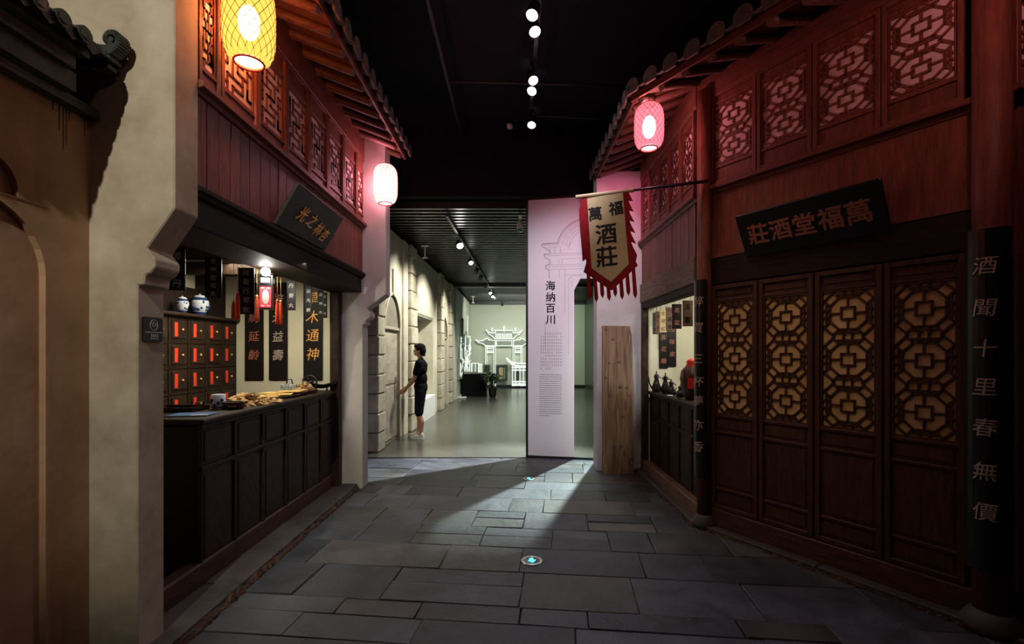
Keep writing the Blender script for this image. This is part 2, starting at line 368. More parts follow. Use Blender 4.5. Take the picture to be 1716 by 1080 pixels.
glyphs('光之林杏莊酒堂福萬海纳百川醉買三杯夢亦香聞十里春無價培元益壽草木通神卻病延齡諸葛行軍散安坤宮母丸子丹膏露玉泉女兒紅花雕竹葉青黃高粱老窖至客來知味')
def put_text(mb, items, depth, shear=0.0, jitter=0.0, bold=1, ry=None):
    """items: (char, x, z, size) - flat lettering standing on the plane y=0, towards -y"""
    for (c, x, z, sz) in items:
        if (c, bold) not in _glyph: continue
        vs_, fs = _glyph[(c, bold)]; a = R.uniform(-jitter, jitter); ca, sa = math.cos(a), math.sin(a); o = []
        for (gx, gy, gz) in vs_:
            gx += shear * gy; X = gx * ca - gy * sa; Z = gx * sa + gy * ca
            o.append((x + X * sz, -(gz + .5) * depth, z + Z * sz))
        mb.add(o, fs)
    return mb
def text_parts(parent, items, depth, m, shear=0.0, jitter=0.0, bold=1, warp=None):
    for it in items:
        t = put_text(MB(), [it], depth, shear, jitter, bold)
        if not t.v: continue
        if warp:
            bm = bmesh.new(); vv = [bm.verts.new(v_) for v_ in t.v]
            for f in t.f:
                try: bm.faces.new([vv[i] for i in f])
                except ValueError: pass
            bmesh.ops.triangulate(bm, faces=bm.faces[:])
            for _ in range(2): bmesh.ops.subdivide_edges(bm, edges=[e for e in bm.edges if e.calc_length() > .018], cuts=1)
            for v_ in bm.verts: v_.co = warp(*v_.co)
            me = bpy.data.meshes.new('character'); bm.to_mesh(me); bm.free(); link('character', me, m, parent)
        else: t.build('character', m, parent)
def vtext(s, x, ztop, step, sz): return [(c, x, ztop - step * (i + .5), sz) for i, c in enumerate(s)]
# ------------------------------------------------------------------ the hall's shell
MB().box(-4.2, 4.2, -3.2, 6.95, 4.8, 4.9).build('ceiling', 'ceil', kind='structure')
MB().box(-4.2, 4.2, 6.9, 7.05, 3.80, 4.8).build('wall_back', 'ceil', kind='structure')
MB().box(-4.2, 4.2, -3.3, -3.2, 0, 4.8).build('wall_front', 'ceil', kind='structure')
MB().box(-4.3, -4.2, -3.2, 7, 0, 4.8).build('wall_outer_left', 'ceil', kind='structure')
MB().box(4.2, 4.3, -3.2, 7, 0, 4.8).build('wall_outer_right', 'ceil', kind='structure')
MB().box(1.72, 4.2, 6.45, 6.95, 0, 3.8).build('wall_partition', 'ceil', kind='structure')
MB().box(-4.2, -2.45, 5.6, 7.4, 0, 3.8).build('wall_side_passage', 'ceil', kind='structure')
floor = MB().box(-4.2, 4.2, -3.2, 6.97, -.12, -.022).build('floor', mat('dark_mortar', (.03, .029, .028), .9), kind='structure')
# riven slate slabs, laid in rows turned a few degrees
phi = math.radians(-6.0); cphi, sphi = math.cos(phi), math.sin(phi)
rr = random.Random(21); v = .9; n_slab = 0
while v < 8.0:
    h = rr.choice([.18, .24, .30, .36, .42, .46]); u = -3.4 + rr.random() * .6
    while u < 3.6:
        w = rr.choice([.34, .46, .58, .72, .88, 1.0]) * (.85 if h < .2 else 1)
        hh = [(0, h)] if rr.random() > .22 or h < .34 else [(0, h * .55), (h * .55, h)]
        for (a, b) in hh:
            cu, cv = u + w / 2, v + (a + b) / 2
            X, Y = cu * cphi - cv * sphi, cu * sphi + cv * cphi
            kx = 1.565 if Y > 4.26 else 1.565 + (4.26 - Y) * .601
            if -1.98 - w / 2 < X < kx + w / 2 + .1 and 1.0 < Y < 7.05 and n_slab < 299:
                g = .0018; x1, y1 = w / 2 - g, (b - a) / 2 - g; j = lambda: rr.uniform(-.004, .004)
                t = rr.uniform(-.0035, .0035); q = .004
                base = [(-x1 + j(), -y1 + j()), (x1 + j(), -y1 + j()), (x1 + j(), y1 + j()), (-x1 + j(), y1 + j())]
                top = [(px - math.copysign(q, px), py - math.copysign(q, py), t + rr.uniform(-.003, .003)) for px, py in base]
                vs_ = [(px, py, -.022) for px, py in base] + [(px, py, t - .006) for px, py in base] + top
                fs = []
                for k in range(4):
                    k2 = (k + 1) % 4; fs += [(k, k2, 4 + k2, 4 + k), (4 + k, 4 + k2, 8 + k2, 8 + k)]
                fs += [(8, 9, 10, 11)]
                MB().add(vs_, fs).build('slab', 'slate', floor, (X, Y, 0), (0, 0, phi)); n_slab += 1
        u += w
    v += h
# kerbs
def kerb(name, fr, u0, u1, w0, w1, edge_w, top=.055, bend=None):
    k = fr.root(name, 0, 0, 0, kind='structure'); u = u0; r2 = random.Random(5)
    while u < u1 - .01:
        l = min(r2.uniform(.7, 1.3), u1 - u)
        if u1 - u - l < .3: l = u1 - u
        pbox('kerb_stone', 'kerb', k, u + .003, u + l - .003, w0, w1, -.02, top + r2.uniform(-.004, .004), .008); u += l
    mb = MB(); n = int((u1 - u0) / .025); ring = []
    for i in range(n + 1):
        uu = u0 + (u1 - u0) * i / n; hgt = top - .010 + r2.uniform(-.025, .004); out = edge_w * .6 + r2.uniform(-.012, .010)
        ring += [(uu, w0 + .004, -.02), (uu, w0 - out, -.02), (uu, w0 - out * r2.uniform(.75, 1.), hgt * r2.uniform(.25, .6)), (uu, w0 - out * r2.uniform(.2, .6), hgt), (uu, w0 + .004, hgt + r2.uniform(-.004, .004))]
    fs = [];
    for i in range(n):
        for q in range(4): fs.append((i * 5 + q, i * 5 + q + 1, (i + 1) * 5 + q + 1, (i + 1) * 5 + q))
    mb.add(ring, fs).build('chipped_edge', 'edge', k)
    return k
kerb('kerb_left', FL, 2.0, 5.42, .05, .36, .05)
kerb('kerb_right', FS, -.25, 1.9, -.075, -.005, .04, .04)
kerb('kerb_right_front', FR, .03, 2.6, -.115, -.03, .035, .035)

# ------------------------------------------------------------------ near left: gate wall, its roof, the two gable walls
def gable_profile(xl, lo, hi, z1, z2, ztop):
    d = hi - lo
    return [(xl, 0), (lo, 0), (lo, z1), (lo + .03, z1), (lo + .035, z1 + .05), (lo + .06, z1 + .06), (lo + .085, z1 + .09), (lo + .085, z1 + .13), (lo + .055, z1 + .17),
            (lo + .045, z1 + .18), (hi, z2), (hi, ztop), (xl, ztop)]
g = MB().prism(gable_profile(-4.2, -1.85, -1.668, 1.88, 2.26, 4.8), 2.36, 2.54).build('wall_gable_near', 'plaster', kind='structure', bev=.006)
g = MB().prism(gable_profile(-4.2, -1.69, -1.43, 1.86, 2.20, 3.98), 5.40, 5.60).build('wall_gable_far', 'plaster_w', kind='structure', bev=.006)
# gate wall with a round-headed recess and a small niche above
def arch_pts(y0, y1, z0, z1, r, n=8):
    p = [(y0, z0), (y0, z1 - r)]
    p += [(y0 + r - r * math.cos(PI / 2 * i / n), z1 - r + r * math.sin(PI / 2 * i / n)) for i in range(1, n + 1)]
    p += [(y1 - r + r * math.sin(PI / 2 * i / n), z1 - r + r * math.cos(PI / 2 * i / n)) for i in range(n + 1)]
    return p + [(y1, z0)]
gw = empty('wall_left', (-2.09, 0, 0), kind='structure')
outer = [(-3.2, 0)] + arch_pts(.9, 2.14, 0, 2.19, .3) + [(2.36, 0), (2.36, 2.205), (-3.2, 2.205)]
MB().prism(outer, 0, -.3, 'yz').build('wall_panel', 'plaster_g', gw)
MB().prism([(-3.2, 2.205)] + arch_pts(.9, 2.02, 2.205, 2.36, .13) + [(2.36, 2.205), (2.36, 2.69), (-3.2, 2.69)], 0, -.3, 'yz').build('wall_panel', 'plaster_g', gw)
MB().box(-.3, -.03, .8, 2.2, 0, 2.4).build('recess_panel', 'plaster_g', gw)
MB().tube([(-.001, 1.02, 2.2), (0.0, 2.14, 2.2)], .004, 5).build('recess_edge', 'plaster_g', gw)
st = MB(); r3 = random.Random(4)
for y, l in [(2.20, .12), (2.22, .2), (2.235, .17), (2.25, .05), (2.33, .09), (2.345, .05), (2.17, .04)]:
    st.add([(.0015, y, 2.69), (.0015, y + .006, 2.69), (.0015, y + .004, 2.69 - l), (.0015, y + .001, 2.69 - l)], [(0, 1, 2, 3)])
st.build('water_stain', mat('damp_stain', (.09, .045, .025), .8), gw)
# gate roof: tile courses, eave mouldings and an upturned scroll at its end
gr = empty('gate_roof', (-2.09, 2.2, 2.69), label='dark grey tiled gate roof with an upturned scroll end, high at the left', cat='roof')
y0 = -3.0
MB().box(-.3, .06, y0 - 2.2, .15, 0, .045).box(-.3, .10, y0 - 2.2, -.02, .045, .13).box(-.3, .13, y0 - 2.2, -.055, .13, .19).box(-.3, .17, y0 - 2.2, -.03, .19, .235).build('cornice', 'tile_d', gr)
MB().prism([(-.35, .235), (.2, .235), (.2, .25), (-.35, .5)], y0 - 2.2, .03).build('roof_bed', 'tile_d', gr)
tb = MB()
for i in range(4):
    pass
cov = MB()
n = 8; ring = []
L_ = .50; sl = .42
for q in range(2):
    for k in range(n + 1):
        a = PI * k / n; ring.append((.205 - q * L_ , .034 * math.cos(a), .245 + q * L_ * sl + .034 * math.sin(a)))
cov.add(ring, [(k, k + 1, n + 2 + k, n + 1 + k) for k in range(n)], True)
cov_me = cov.mesh('cover_tile')
capm = MB().prism([(.036 * math.cos(2 * PI * k / 14), .250 + .036 * math.sin(2 * PI * k / 14)) for k in range(14)], .205, .225, 'yz')
capm.prism([(.022 * math.cos(2 * PI * k / 12), .250 + .022 * math.sin(2 * PI * k / 12)) for k in range(12)], .225, .231, 'yz')
cap_me = capm.mesh('tile_cap')
drip_me = MB().prism([(-.05, .255), (-.03, .215), (0, .195), (.03, .215), (.05, .255)], .20, .212, 'yz').mesh('drip_tile')
for i in range(26):
    yy = -.11 - i * .1
    t = link('cover_tile', cov_me, 'tile_d', gr, (0, yy, 0)); link('tile_cap', cap_me, 'tile_d', t)
    link('drip_tile', drip_me, 'tile_d', gr, (0, yy + .05, 0))
# end ridge with scroll: profile in y-z, thick in x
def thick_curve(pts, ws):
    L, Rr = [], []
    for i, p in enumerate(pts):
        a = pts[max(i - 1, 0)]; b = pts[min(i + 1, len(pts) - 1)]; dx, dz = b[0] - a[0], b[1] - a[1]; l = math.hypot(dx, dz) or 1
        nx, nz = -dz / l * ws[i] / 2, dx / l * ws[i] / 2
        L.append((p[0] + nx, p[1] + nz)); Rr.append((p[0] - nx, p[1] - nz))
    return L + Rr[::-1]
def strip(mb, pts, ws, a0, a1, plane):
    for i in range(len(pts) - 1):
        mb.prism(thick_curve(pts[i:i + 2], ws[i:i + 2]), a0, a1, plane)
    return mb
# the ridge runs down the slope (x) and ends in the scroll: laid in the x-z plane just before the gable
main = [(-.30, .50), (-.22, .455), (-.15, .415), (-.10, .388), (-.05, .362), (0, .336), (.05, .313), (.09, .300), (.13, .292), (.165, .292), (.198, .303)]
mm = strip(MB(), main, [.075, .073, .07, .068, .066, .063, .06, .058, .056, .05, .04], .06, .12, 'xz')
sc_ = [(.185 + .044 * math.cos(a) * (1 - i * .024), .345 + .044 * math.sin(a) * (1 - i * .024)) for i, a in enumerate([-1.3 + k * .26 for k in range(26)])]
strip(mm, sc_, [.034 - .0007 * i for i in range(26)], .06, .12, 'xz')
mm.prism([(.185 + .014 * math.cos(2 * PI * k / 10), .345 + .014 * math.sin(2 * PI * k / 10)) for k in range(10)], .062, .118)
mm.build('scroll_ridge', 'tile_d', gr, bev=.004)
strip(MB(), [(-.30, .435), (-.05, .308), (.05, .262), (.12, .248), (.19, .256)], [.03, .03, .028, .026, .022], .05, .13, 'xz').build('scroll_ridge_band', 'tile_d', gr, bev=.005)
strip(MB(), [(-.28, .39), (-.05, .268), (.05, .228), (.11, .216), (.175, .222)], [.03, .03, .028, .026, .022], .06, .12, 'xz').build('scroll_ridge_band', 'tile_d', gr, bev=.005)
# black sign on the near gable's side
F_sg = Fr(-1.85, 2.45, PI / 2)
sg = F_sg.root('wall_sign', 0, -.001, 1.665, label='small square black information sign with a white oval emblem on the near plaster pillar', cat='sign')
MB().prism([(-.058, -.062), (.058, -.062), (.066, -.054), (.066, .054), (.058, .062), (-.058, .062), (-.066, .054), (-.066, -.054)], -.008, 0).build('plate', 'lacquer', sg)
e = MB(); 
ov = [(.025 * math.cos(2 * PI * k / 24) + .004, .022 + .027 * math.sin(2 * PI * k / 24)) for k in range(24)]
for k in range(24): e.bar(ov[k], ov[(k + 1) % 24], .0026, -.0095, -.008)
sw = [(.004 + .013 * math.cos(a) * (1 - i * .06), .022 + .015 * math.sin(a) * (1 - i * .06)) for i, a in enumerate([k * .55 for k in range(11)])]
for k in range(10): e.bar(sw[k], sw[k + 1], .005, -.0095, -.008)
e.bar((-.052, -.015), (.058, -.015), .004, -.0095, -.008)
e.build('emblem', 'white_ink', sg)
e = MB()
for k in range(4): 
    x = -.015 + k * .013
    e.box(x, x + .009, -.0095, -.008, -.037, -.035).box(x, x + .009, -.0095, -.008, -.030, -.028).box(x + .0035, x + .0055, -.0095, -.008, -.040, -.025)
for k in range(9): e.box(-.02 + k * .0062, -.016 + k * .0062, -.0095, -.008, -.049, -.046)
e.build('lettering', 'white_ink', sg)

# ------------------------------------------------------------------ upper storeys
FRET = [(1, 0, 1, 2), (0, 3, 1, 3), (1, 3, 1, 5), (1, 2, 3, 2), (2, 2, 2, 4), (2, 4, 4, 4), (2, 0, 2, 1), (2, 1, 4, 1), (4, 1, 4, 3), (3, 3, 5, 3), (5, 1, 5, 3), (5, 1, 6, 1), (3, 3, 3, 4), (1, 1, 0, 1)]
FRET += [(0, 7, 1, 7), (1, 6, 1, 7), (0, 4, 1, 4), (2, 6, 3, 6)]
FRET += [(6 - a, 8 - b, 6 - c, 8 - d) for a, b, c, d in FRET]
def fret(mb, x0, x1, z0, z1, w, ya, yb):
    sx, sz = (x1 - x0) / 6, (z1 - z0) / 8
    for a, b, c, d in FRET: mb.bar((x0 + a * sx, z0 + b * sz), (x0 + c * sx, z0 + d * sz), w, ya, yb)
def octo(mb, x0, x1, z0, z1, nz, w, ya, yb, nx=1):
    sx, sz = (x1 - x0) / nx, (z1 - z0) / nz
    P = lambda i, j, p: (x0 + (i + p[0]) * sx, z0 + (j + p[1]) * sz)
    segs = []
    q = .125; segs += [((.5 - q, .5 - q), (.5 + q, .5 - q)), ((.5 + q, .5 - q), (.5 + q, .5 + q)), ((.5 + q, .5 + q), (.5 - q, .5 + q)), ((.5 - q, .5 + q), (.5 - q, .5 - q))]
    a, b = .17, .345
    o = [(.5 - a, .5 + b), (.5 + a, .5 + b), (.5 + b, .5 + a), (.5 + b, .5 - a), (.5 + a, .5 - b), (.5 - a, .5 - b), (.5 - b, .5 - a), (.5 - b, .5 + a)]
    segs += [(o[k], o[(k + 1) % 8]) for k in range(8)]
    for c, s in ((1, 0), (-1, 0), (0, 1), (0, -1)):
        segs.append(((.5 + c * q, .5 + s * q), (.5 + c * b, .5 + s * b)))
        for t in (-.08, .08):
            segs.append(((.5 + c * b + abs(s) * t, .5 + s * b + abs(c) * t), (.5 + c * .5 + abs(s) * t, .5 + s * .5 + abs(c) * t)))
        segs.append(((.5 + c * .415 - abs(s) * .19, .5 + s * .415 - abs(c) * .19), (.5 + c * .415 + abs(s) * .19, .5 + s * .415 + abs(c) * .19)))
    for c in (0, 1):
        for s in (0, 1):
            k = lambda t: abs(c - t)
            m_ = lambda t: abs(s - t)
            segs += [((k(.23), m_(0)), (k(.21), m_(.035))), ((k(.21), m_(.035)), (k(.035), m_(.21))), ((k(.035), m_(.21)), (k(0), m_(.23))), ((k(.21), m_(.035)), (k(.33), m_(.155))), ((k(.035), m_(.21)), (k(.155), m_(.33)))]
    for i in range(nx):
        for j in range(nz):
            for p, r_ in segs: mb.bar(P(i, j, p), P(i, j, r_), w, ya, yb)
def frame_mb(u0, u1, z0, z1, s, ya, yb, mb=None):
    mb = mb or MB()
    return mb.box(u0, u0 + s, ya, yb, z0, z1).box(u1 - s, u1, ya, yb, z0, z1).box(u0 + s, u1 - s, ya, yb, z0, z0 + s).box(u0 + s, u1 - s, ya, yb, z1 - s, z1)
wn = [0]
def window(fr, u0, u1, z0, z1, lz0, lz1, style, wood, pane, w0=0, open_=0):
    """casement: outer frame, lattice, paper pane, apron board (and a board above)"""
    wn[0] += 1; W_ = u1 - u0; k = fr.root('window_%d' % wn[0], u0, w0, 0, kind='structure')
    f = frame_mb(.004, W_ - .004, z0, z1, .028, -.03, .02)
    f.box(.03, W_ - .03, -.022, .015, lz0 - .022, lz0).box(.03, W_ - .03, -.022, .015, lz1, lz1 + .022)
    f.build('window_frame', wood, k, bev=.003)
    MB().box(.03, W_ - .03, -.012, .005, z0 + .028, lz0 - .022).build('apron_board', wood, k)
    if z1 - lz1 > .07: MB().box(.03, W_ - .03, -.012, .005, lz1 + .022, z1 - .028).build('top_board', wood, k)
    l = frame_mb(.034, W_ - .034, lz0, lz1, .012, -.014, .005)
    if style == 'fret': fret(l, .04, W_ - .04, lz0 + .006, lz1 - .006, .0135, -.009, .002)
    else: octo(l, .04, W_ - .04, lz0 + .006, lz1 - .006, 2, .015, -.011, .002)
    l.build('lattice', wood, k)
    if pane: MB().box(.03, W_ - .03, -.002, .002, lz0, lz1).build('pane', pane, k)
    return k
def board_wall(name, fr, u0, u1, z0, z1, wood, pw=.115, w0=0, seed=1):
    k = fr.root(name, 0, w0, 0, kind='structure'); r_ = random.Random(seed); u = u0
    while u < u1 - .005:
        l = min(pw * r_.uniform(.85, 1.15), u1 - u)
        if u1 - u - l < .04: l = u1 - u
        d = r_.uniform(0, .004)
        pbox('plank', wood, k, u + .0015, u + l - .0015, -.006 - d, .018, z0, z1, .003); u += l
    return k
def moulding(name, fr, u0, u1, z0, z1, out, wood, back=.04, kind='structure'):
    h = z1 - z0
    pts = [(back, z0), (-out * .35, z0), (-out * .45, z0 + h * .35), (-out, z0 + h * .5), (-out, z1 - h * .1), (-out * .85, z1), (back, z1)]
    return MB().prism(pts, u0, u1, 'yz').build(name, wood, None, fr.pt(0), (0, 0, fr.a), kind=kind)
# left
board_wall('wall_left_upper', FL, 2.54, 5.40, 2.43, 2.945, 'wood', seed=3)
moulding('trim_1', FL, 2.54, 5.52, 2.935, 3.0, .06, 'woodh')
moulding('trim_2', FL, 2.54, 5.44, 2.385, 2.44, .045, 'wood_blk')
edges = [2.545, 2.75, 3.15, 3.55, 3.95, 4.35, 4.75, 5.15, 5.44]
for a, b in zip(edges[:-1], edges[1:]):
    window(FL, a, b, 3.0, 3.72, 3.10, 3.56, 'fret', 'wood', 'paper_r', 0)
MB().box(2.54, 5.46, -.03, .06, 3.72, 3.99).build('trim_3', 'woodh', None, FL.pt(0), (0, 0, FL.a), kind='structure', bev=.01)
MB().box(2.54, 5.40, .0, .36, 2.22, 2.385).build('trim_4', 'wood_blk', None, FL.pt(0), (0, 0, FL.a), kind='structure', bev=.008)
MB().box(2.54, 5.40, .06, .09, 2.385, 4.0).build('wall_left_backing', 'black', None, FL.pt(0), (0, 0, FL.a), kind='structure')
# right, side
board_wall('wall_right_upper', FS, .0, 1.80, 2.42, 2.91, 'wood', seed=5)
moulding('trim_5', FS, -.02, 1.86, 2.905, 2.975, .055, 'woodh')
MB().box(0, 1.84, -.035, .06, 2.17, 2.42).build('trim_6', 'wood_old', None, FS.pt(0), (0, 0, FS.a), kind='structure', bev=.012)
MB().box(0, 1.84, -.02, .05, 2.10, 2.17).build('trim_7', 'wood_blk', None, FS.pt(0), (0, 0, FS.a), kind='structure', bev=.006)
for i in range(5): window(FS, .03 + i * .355, .03 + (i + 1) * .355, 2.985, 3.75, 3.10, 3.66, 'octo', 'wood', 'paper_r')
MB().box(0, 1.84, -.03, .06, 3.75, 3.99).build('trim_8', 'woodh', None, FS.pt(0), (0, 0, FS.a), kind='structure', bev=.01)
MB().box(0, 1.8, .06, .09, 2.42, 4.0).build('wall_right_backing', 'black', None, FS.pt(0), (0, 0, FS.a), kind='structure')
# right, front
UB = [.19, .62, 1.043, 1.468, 1.878]
MB().box(.16, 1.90, -.012, .02, 2.40, 2.94).box(.17, 1.89, -.022, -.012, 2.37, 2.40).build('wall_right_front', 'wood', None, FR.pt(0), (0, 0, FR.a), kind='structure')
moulding('trim_9', FR, .14, 2.0, 2.93, 3.005, .06, 'woodh')
MB().box(.14, 1.92, -.02, .06, 2.13, 2.37).build('trim_10', 'wood_blk', None, FR.pt(0), (0, 0, FR.a), kind='structure', bev=.012)
for i in range(4): window(FR, UB[i] - .012, UB[i + 1] - .012, 3.01, 3.80, 3.165, 3.70, 'octo', 'wood', 'paper_r')
MB().box(.03, 2.3, -.03, .06, 3.80, 3.99).build('trim_11', 'woodh', None, FR.pt(0), (0, 0, FR.a), kind='structure', bev=.01)
MB().box(.23, 1.88, .06, .09, 2.2, 4.0).build('wall_right_front_backing', 'black', None, FR.pt(0), (0, 0, FR.a), kind='structure')
# next bay
MB().box(.1, .9, .0, .04, .2, 2.94).build('wall_right_near', 'wood', None, FN.pt(0), (0, 0, FN.a), kind='structure')
moulding('trim_12', FN, .03, .95, 2.95, 3.02, .07, 'woodh')
window(FN, .06, .5, 3.025, 3.80, 3.16, 3.72, 'octo', 'wood', 'paper_r')
window(FN, .5, .94, 3.025, 3.80, 3.16, 3.72, 'octo', 'wood', 'paper_r')
MB().box(-.05, 1.3, -.03, .06, 3.80, 4.2).box(-.05, 1.3, -.5, .4, 4.1, 4.16).build('trim_13', 'woodh', None, FN.pt(0), (0, 0, FN.a), kind='structure')
MB().box(.1, .9, .05, .08, 0, 4.1).build('wall_right_near_backing', 'black', None, FN.pt(0), (0, 0, FN.a), kind='structure')

# posts
def post(fr, u, w, z0, z1, r, label, m='wood'):
    k = fr.root('round_post', u, w, z0, label=label, cat='post')
    MB().lathe([(r * 1.5, 0), (r * 1.6, .05), (r * 1.2, .10), (r, .12)], n=20).build('post_base', 'kerb', k)
    MB().lathe([(r, .1), (r * .98, z1 - z0)], n=24).build('shaft', m, k)
    return k
post(FR, .142, -.05, 0, 3.85, .062, 'tall round wooden corner post behind the narrow black couplet board')
post(FR, 1.985, -.04, 0, 4.1, .085, 'thick round wooden post at the right behind the wide black couplet board')
MB().box(-.1, .0, -.04, .06, 0, 2.22).build('trim_14', 'wood_cnt', None, FL.pt(5.39, .26), (0, 0, FL.a), kind='structure', bev=.006)
MB().box(0, .07, -.04, .06, 0, 2.22).build('trim_15', 'black', None, FL.pt(2.55, .3), (0, 0, FL.a), kind='structure')
MB().box(0, .07, -.02, .06, 0, 2.12).build('trim_16', 'wood_cnt', None, FS.pt(0.0, .0), (0, 0, FS.a), kind='structure', bev=.006)
# far right plaster pillar
MB().box(1.10, 1.70, 6.2, 6.45, 0, 3.9).build('wall_pillar_right', 'plaster_w', kind='structure', bev=.006)

# ------------------------------------------------------------------ eaves
def eave(name, label, fr, u0, u1, ov, z0, slope, L, limit=None, ends=True):
    k = fr.root(name, 0, -ov, z0, label=label, cat='roof')
    ang = math.atan(slope); lim = limit or (lambda u: L)
    dk = MB()
    pts = [(u0, 0), (u1, 0), (u1, L)] + ([(u0, L)] if not limit else [(u0 + .61 * L, L)])
    vs_ = [(p[0], p[1] - .0, p[1] * slope + .035) for p in pts] + [(p[0], p[1], p[1] * slope + .055) for p in pts]
    dk.add(vs_, [(3, 2, 1, 0), (4, 5, 6, 7), (0, 1, 5, 4), (1, 2, 6, 5), (2, 3, 7, 6), (3, 0, 4, 7)]).build('roof_board', 'rafter', k)
    MB().box(u0, u1, -.03, -.01, .015, .075).build('eave_board', 'woodh', k)
    cache = {}
    u = u0 + .10
    while u < u1 - .02:
        l = round(min(L, lim(u)), 2)
        if l > .08:
            if ('r', l) not in cache: cache[('r', l)] = MB().tube([(0, .0, 0), (0, l, l * slope)], .032, 10).mesh('rafter')
            link('rafter', cache[('r', l)], 'rafter', k, (u, -.01, .0))
        u += .235
    tm = MB(); n = 8; rr_ = .072
    for (y_, z_, s_) in ((-.05, .085, 1), (.26, .085 + .31 * slope, .9)):
        pass
    ring = []
    for q in range(2):
        for kk in range(n + 1):
            a = PI * kk / n; rad = rr_ * (1 if q == 0 else .86); ring.append((rad * math.cos(a), q * .30, q * .30 * slope + rad * math.sin(a)))
    for q in range(2):
        for kk in range(n + 1):
            a = PI * kk / n; rad = (rr_ - .014) * (1 if q == 0 else .86); ring.append((rad * math.cos(a), q * .30, q * .30 * slope + rad * math.sin(a)))
    m1 = n + 1; fs = [(kk, kk + 1, m1 + kk + 1, m1 + kk) for kk in range(n)] + [(2 * m1 + kk, 3 * m1 + kk, 3 * m1 + kk + 1, 2 * m1 + kk + 1) for kk in range(n)] + [(kk, 2 * m1 + kk, 2 * m1 + kk + 1, kk + 1) for kk in range(n)]
    cv = MB().add(ring, fs, True); cv.prism([(rr_ * 1.04 * math.cos(2 * PI * kk / 16), .0 + rr_ * 1.04 * math.sin(2 * PI * kk / 16)) for kk in range(16) if math.sin(2 * PI * kk / 16) > -.75], -.018, .0)
    cover = cv.mesh('roof_tile')
    ring = []
    for q in range(2):
        for kk in range(7):
            a = PI + PI * kk / 6; ring.append((.085 * math.cos(a), q * .3, q * .3 * slope + .035 * math.sin(a)))
        for kk in range(7):
            a = PI + PI * kk / 6; ring.append((.085 * math.cos(a), q * .3, q * .3 * slope + .035 * math.sin(a) + .012))
    fs = [(kk, kk + 1, 14 + kk + 1, 14 + kk) for kk in range(6)] + [(7 + kk, 21 + kk, 21 + kk + 1, 7 + kk + 1) for kk in range(6)] + [(kk, 7 + kk, 7 + kk + 1, kk + 1) for kk in range(6)]
    pan = MB().add(ring, fs, True).mesh('pan_tile')
    u = u0 + .07
    while u < u1:
        l = lim(u); q = 0
        while q * .27 < min(l, L) - .2 or q == 0:
            link('roof_tile', cover, 'tile', k, (u, -.075 + q * .27, .10 + q * .27 * slope + q * .004 + R.uniform(-.004, .004)), (0, 0, R.uniform(-.03, .03)))
            if u + .1 < u1: link('pan_tile', pan, 'tile', k, (u + .105, -.095 + q * .27, .10 + q * .27 * slope), (0, 0, 0))
            q += 1
        u += .21
    return k
eave('eave_roof', 'tiled eave with round rafters over the left medicine shop', FL, 2.56, 5.62, .42, 3.80, .38, 1.0)
eave('eave_roof', 'tiled eave with rafters above the side of the wine shop, behind the right lantern', FS, -.25, 1.81, .55, 3.80, .38, 1.1)
eave('eave_roof', 'tiled eave rising to the right over the angled front of the wine shop', FR, -.27, 2.3, .5, 3.80, .38, 1.1, lambda u: max(0, (u + .27) / .61))
# ------------------------------------------------------------------ right shop: doors, threshold, counter
MB().box(.17, 1.92, -.03, .05, .02, .19).build('door_sill', 'wood_thr', None, FR.pt(0), (0, 0, FR.a), kind='structure', bev=.012)
for i in range(4):
    Wd = UB[i + 1] - UB[i]; k = FR.root('door_%d' % (i + 1), UB[i], 0, 0, kind='structure'); m = 'wood_door'
    f = frame_mb(.006, Wd - .006, .195, 2.125, .034, -.028, .014)
    for z in (.355, .845, .985, 1.985): f.box(.04, Wd - .04, -.022, .012, z, z + .024)
    f.build('door_frame', m, k, bev=.004)
    for (a, b, nm) in ((.23, .355, 'lower_panel'), (.379, .845, 'tall_panel'), (.869, .985, 'waist_panel'), (2.009, 2.09, 'top_panel')):
        p = MB().box(.04, Wd - .04, -.006, .008, a, b).box(.062, Wd - .062, -.013, -.006, a + .022, b - .022); p.build(nm, m, k, bev=.003)
    l = frame_mb(.042, Wd - .042, 1.009, 1.985, .012, -.018, .006)
    octo(l, .048, Wd - .048, 1.015, 1.979, 3, .0125, -.012, .004)
    l.build('lattice', m, k)
    MB().box(.04, Wd - .04, .0, .006, 1.009, 1.985).build('pane', 'paper_y', k)
MB().box(.22, 1.88, .04, .07, 0, 2.2).build('wall_door_backing', 'black', None, FR.pt(0), (0, 0, FR.a), kind='structure')

def counter(name, label, fr, u0, u1, w0, depth, ztop, nb, m, zlow=.06, rail=.0):
    k = fr.root(name, u0, w0, 0, label=label, cat='counter'); L = u1 - u0
    MB().box(-.0, L, .012, depth, zlow, ztop - .05).build('body', 'wood_blk' if m == 'wood_cnt' else m, k)
    pbox('worktop', m, k, -.03, L + .02, -.045, depth + .02, ztop - .035, ztop, .008)
    fr_ = MB().box(0, L, -.018, .012, ztop - .065, ztop - .035).box(0, L, -.015, .012, ztop - .34, ztop - .31).box(0, L, -.015, .012, zlow, zlow + .12)
    for i in range(nb + 1):
        x = L * i / nb; fr_.box(max(0, x - .018), min(L, x + .018), -.015, .012, zlow + .12, ztop - .065)
    fr_.build('counter_frame', m, k, bev=.004)
    for i in range(nb):
        a, b = L * i / nb + .018, L * (i + 1) / nb - .018
        p = MB().box(a + .004, b - .004, .0, .012, ztop - .31, ztop - .065).box(a + .03, b - .03, -.007, .0, ztop - .285, ztop - .09); p.build('small_panel', m, k, bev=.003)
        p = MB().box(a + .004, b - .004, .0, .012, zlow + .12, ztop - .34).box(a + .03, b - .03, -.006, .0, zlow + .15, ztop - .37); p.build('tall_panel', m, k, bev=.003)
    return k
ZL = 1.12
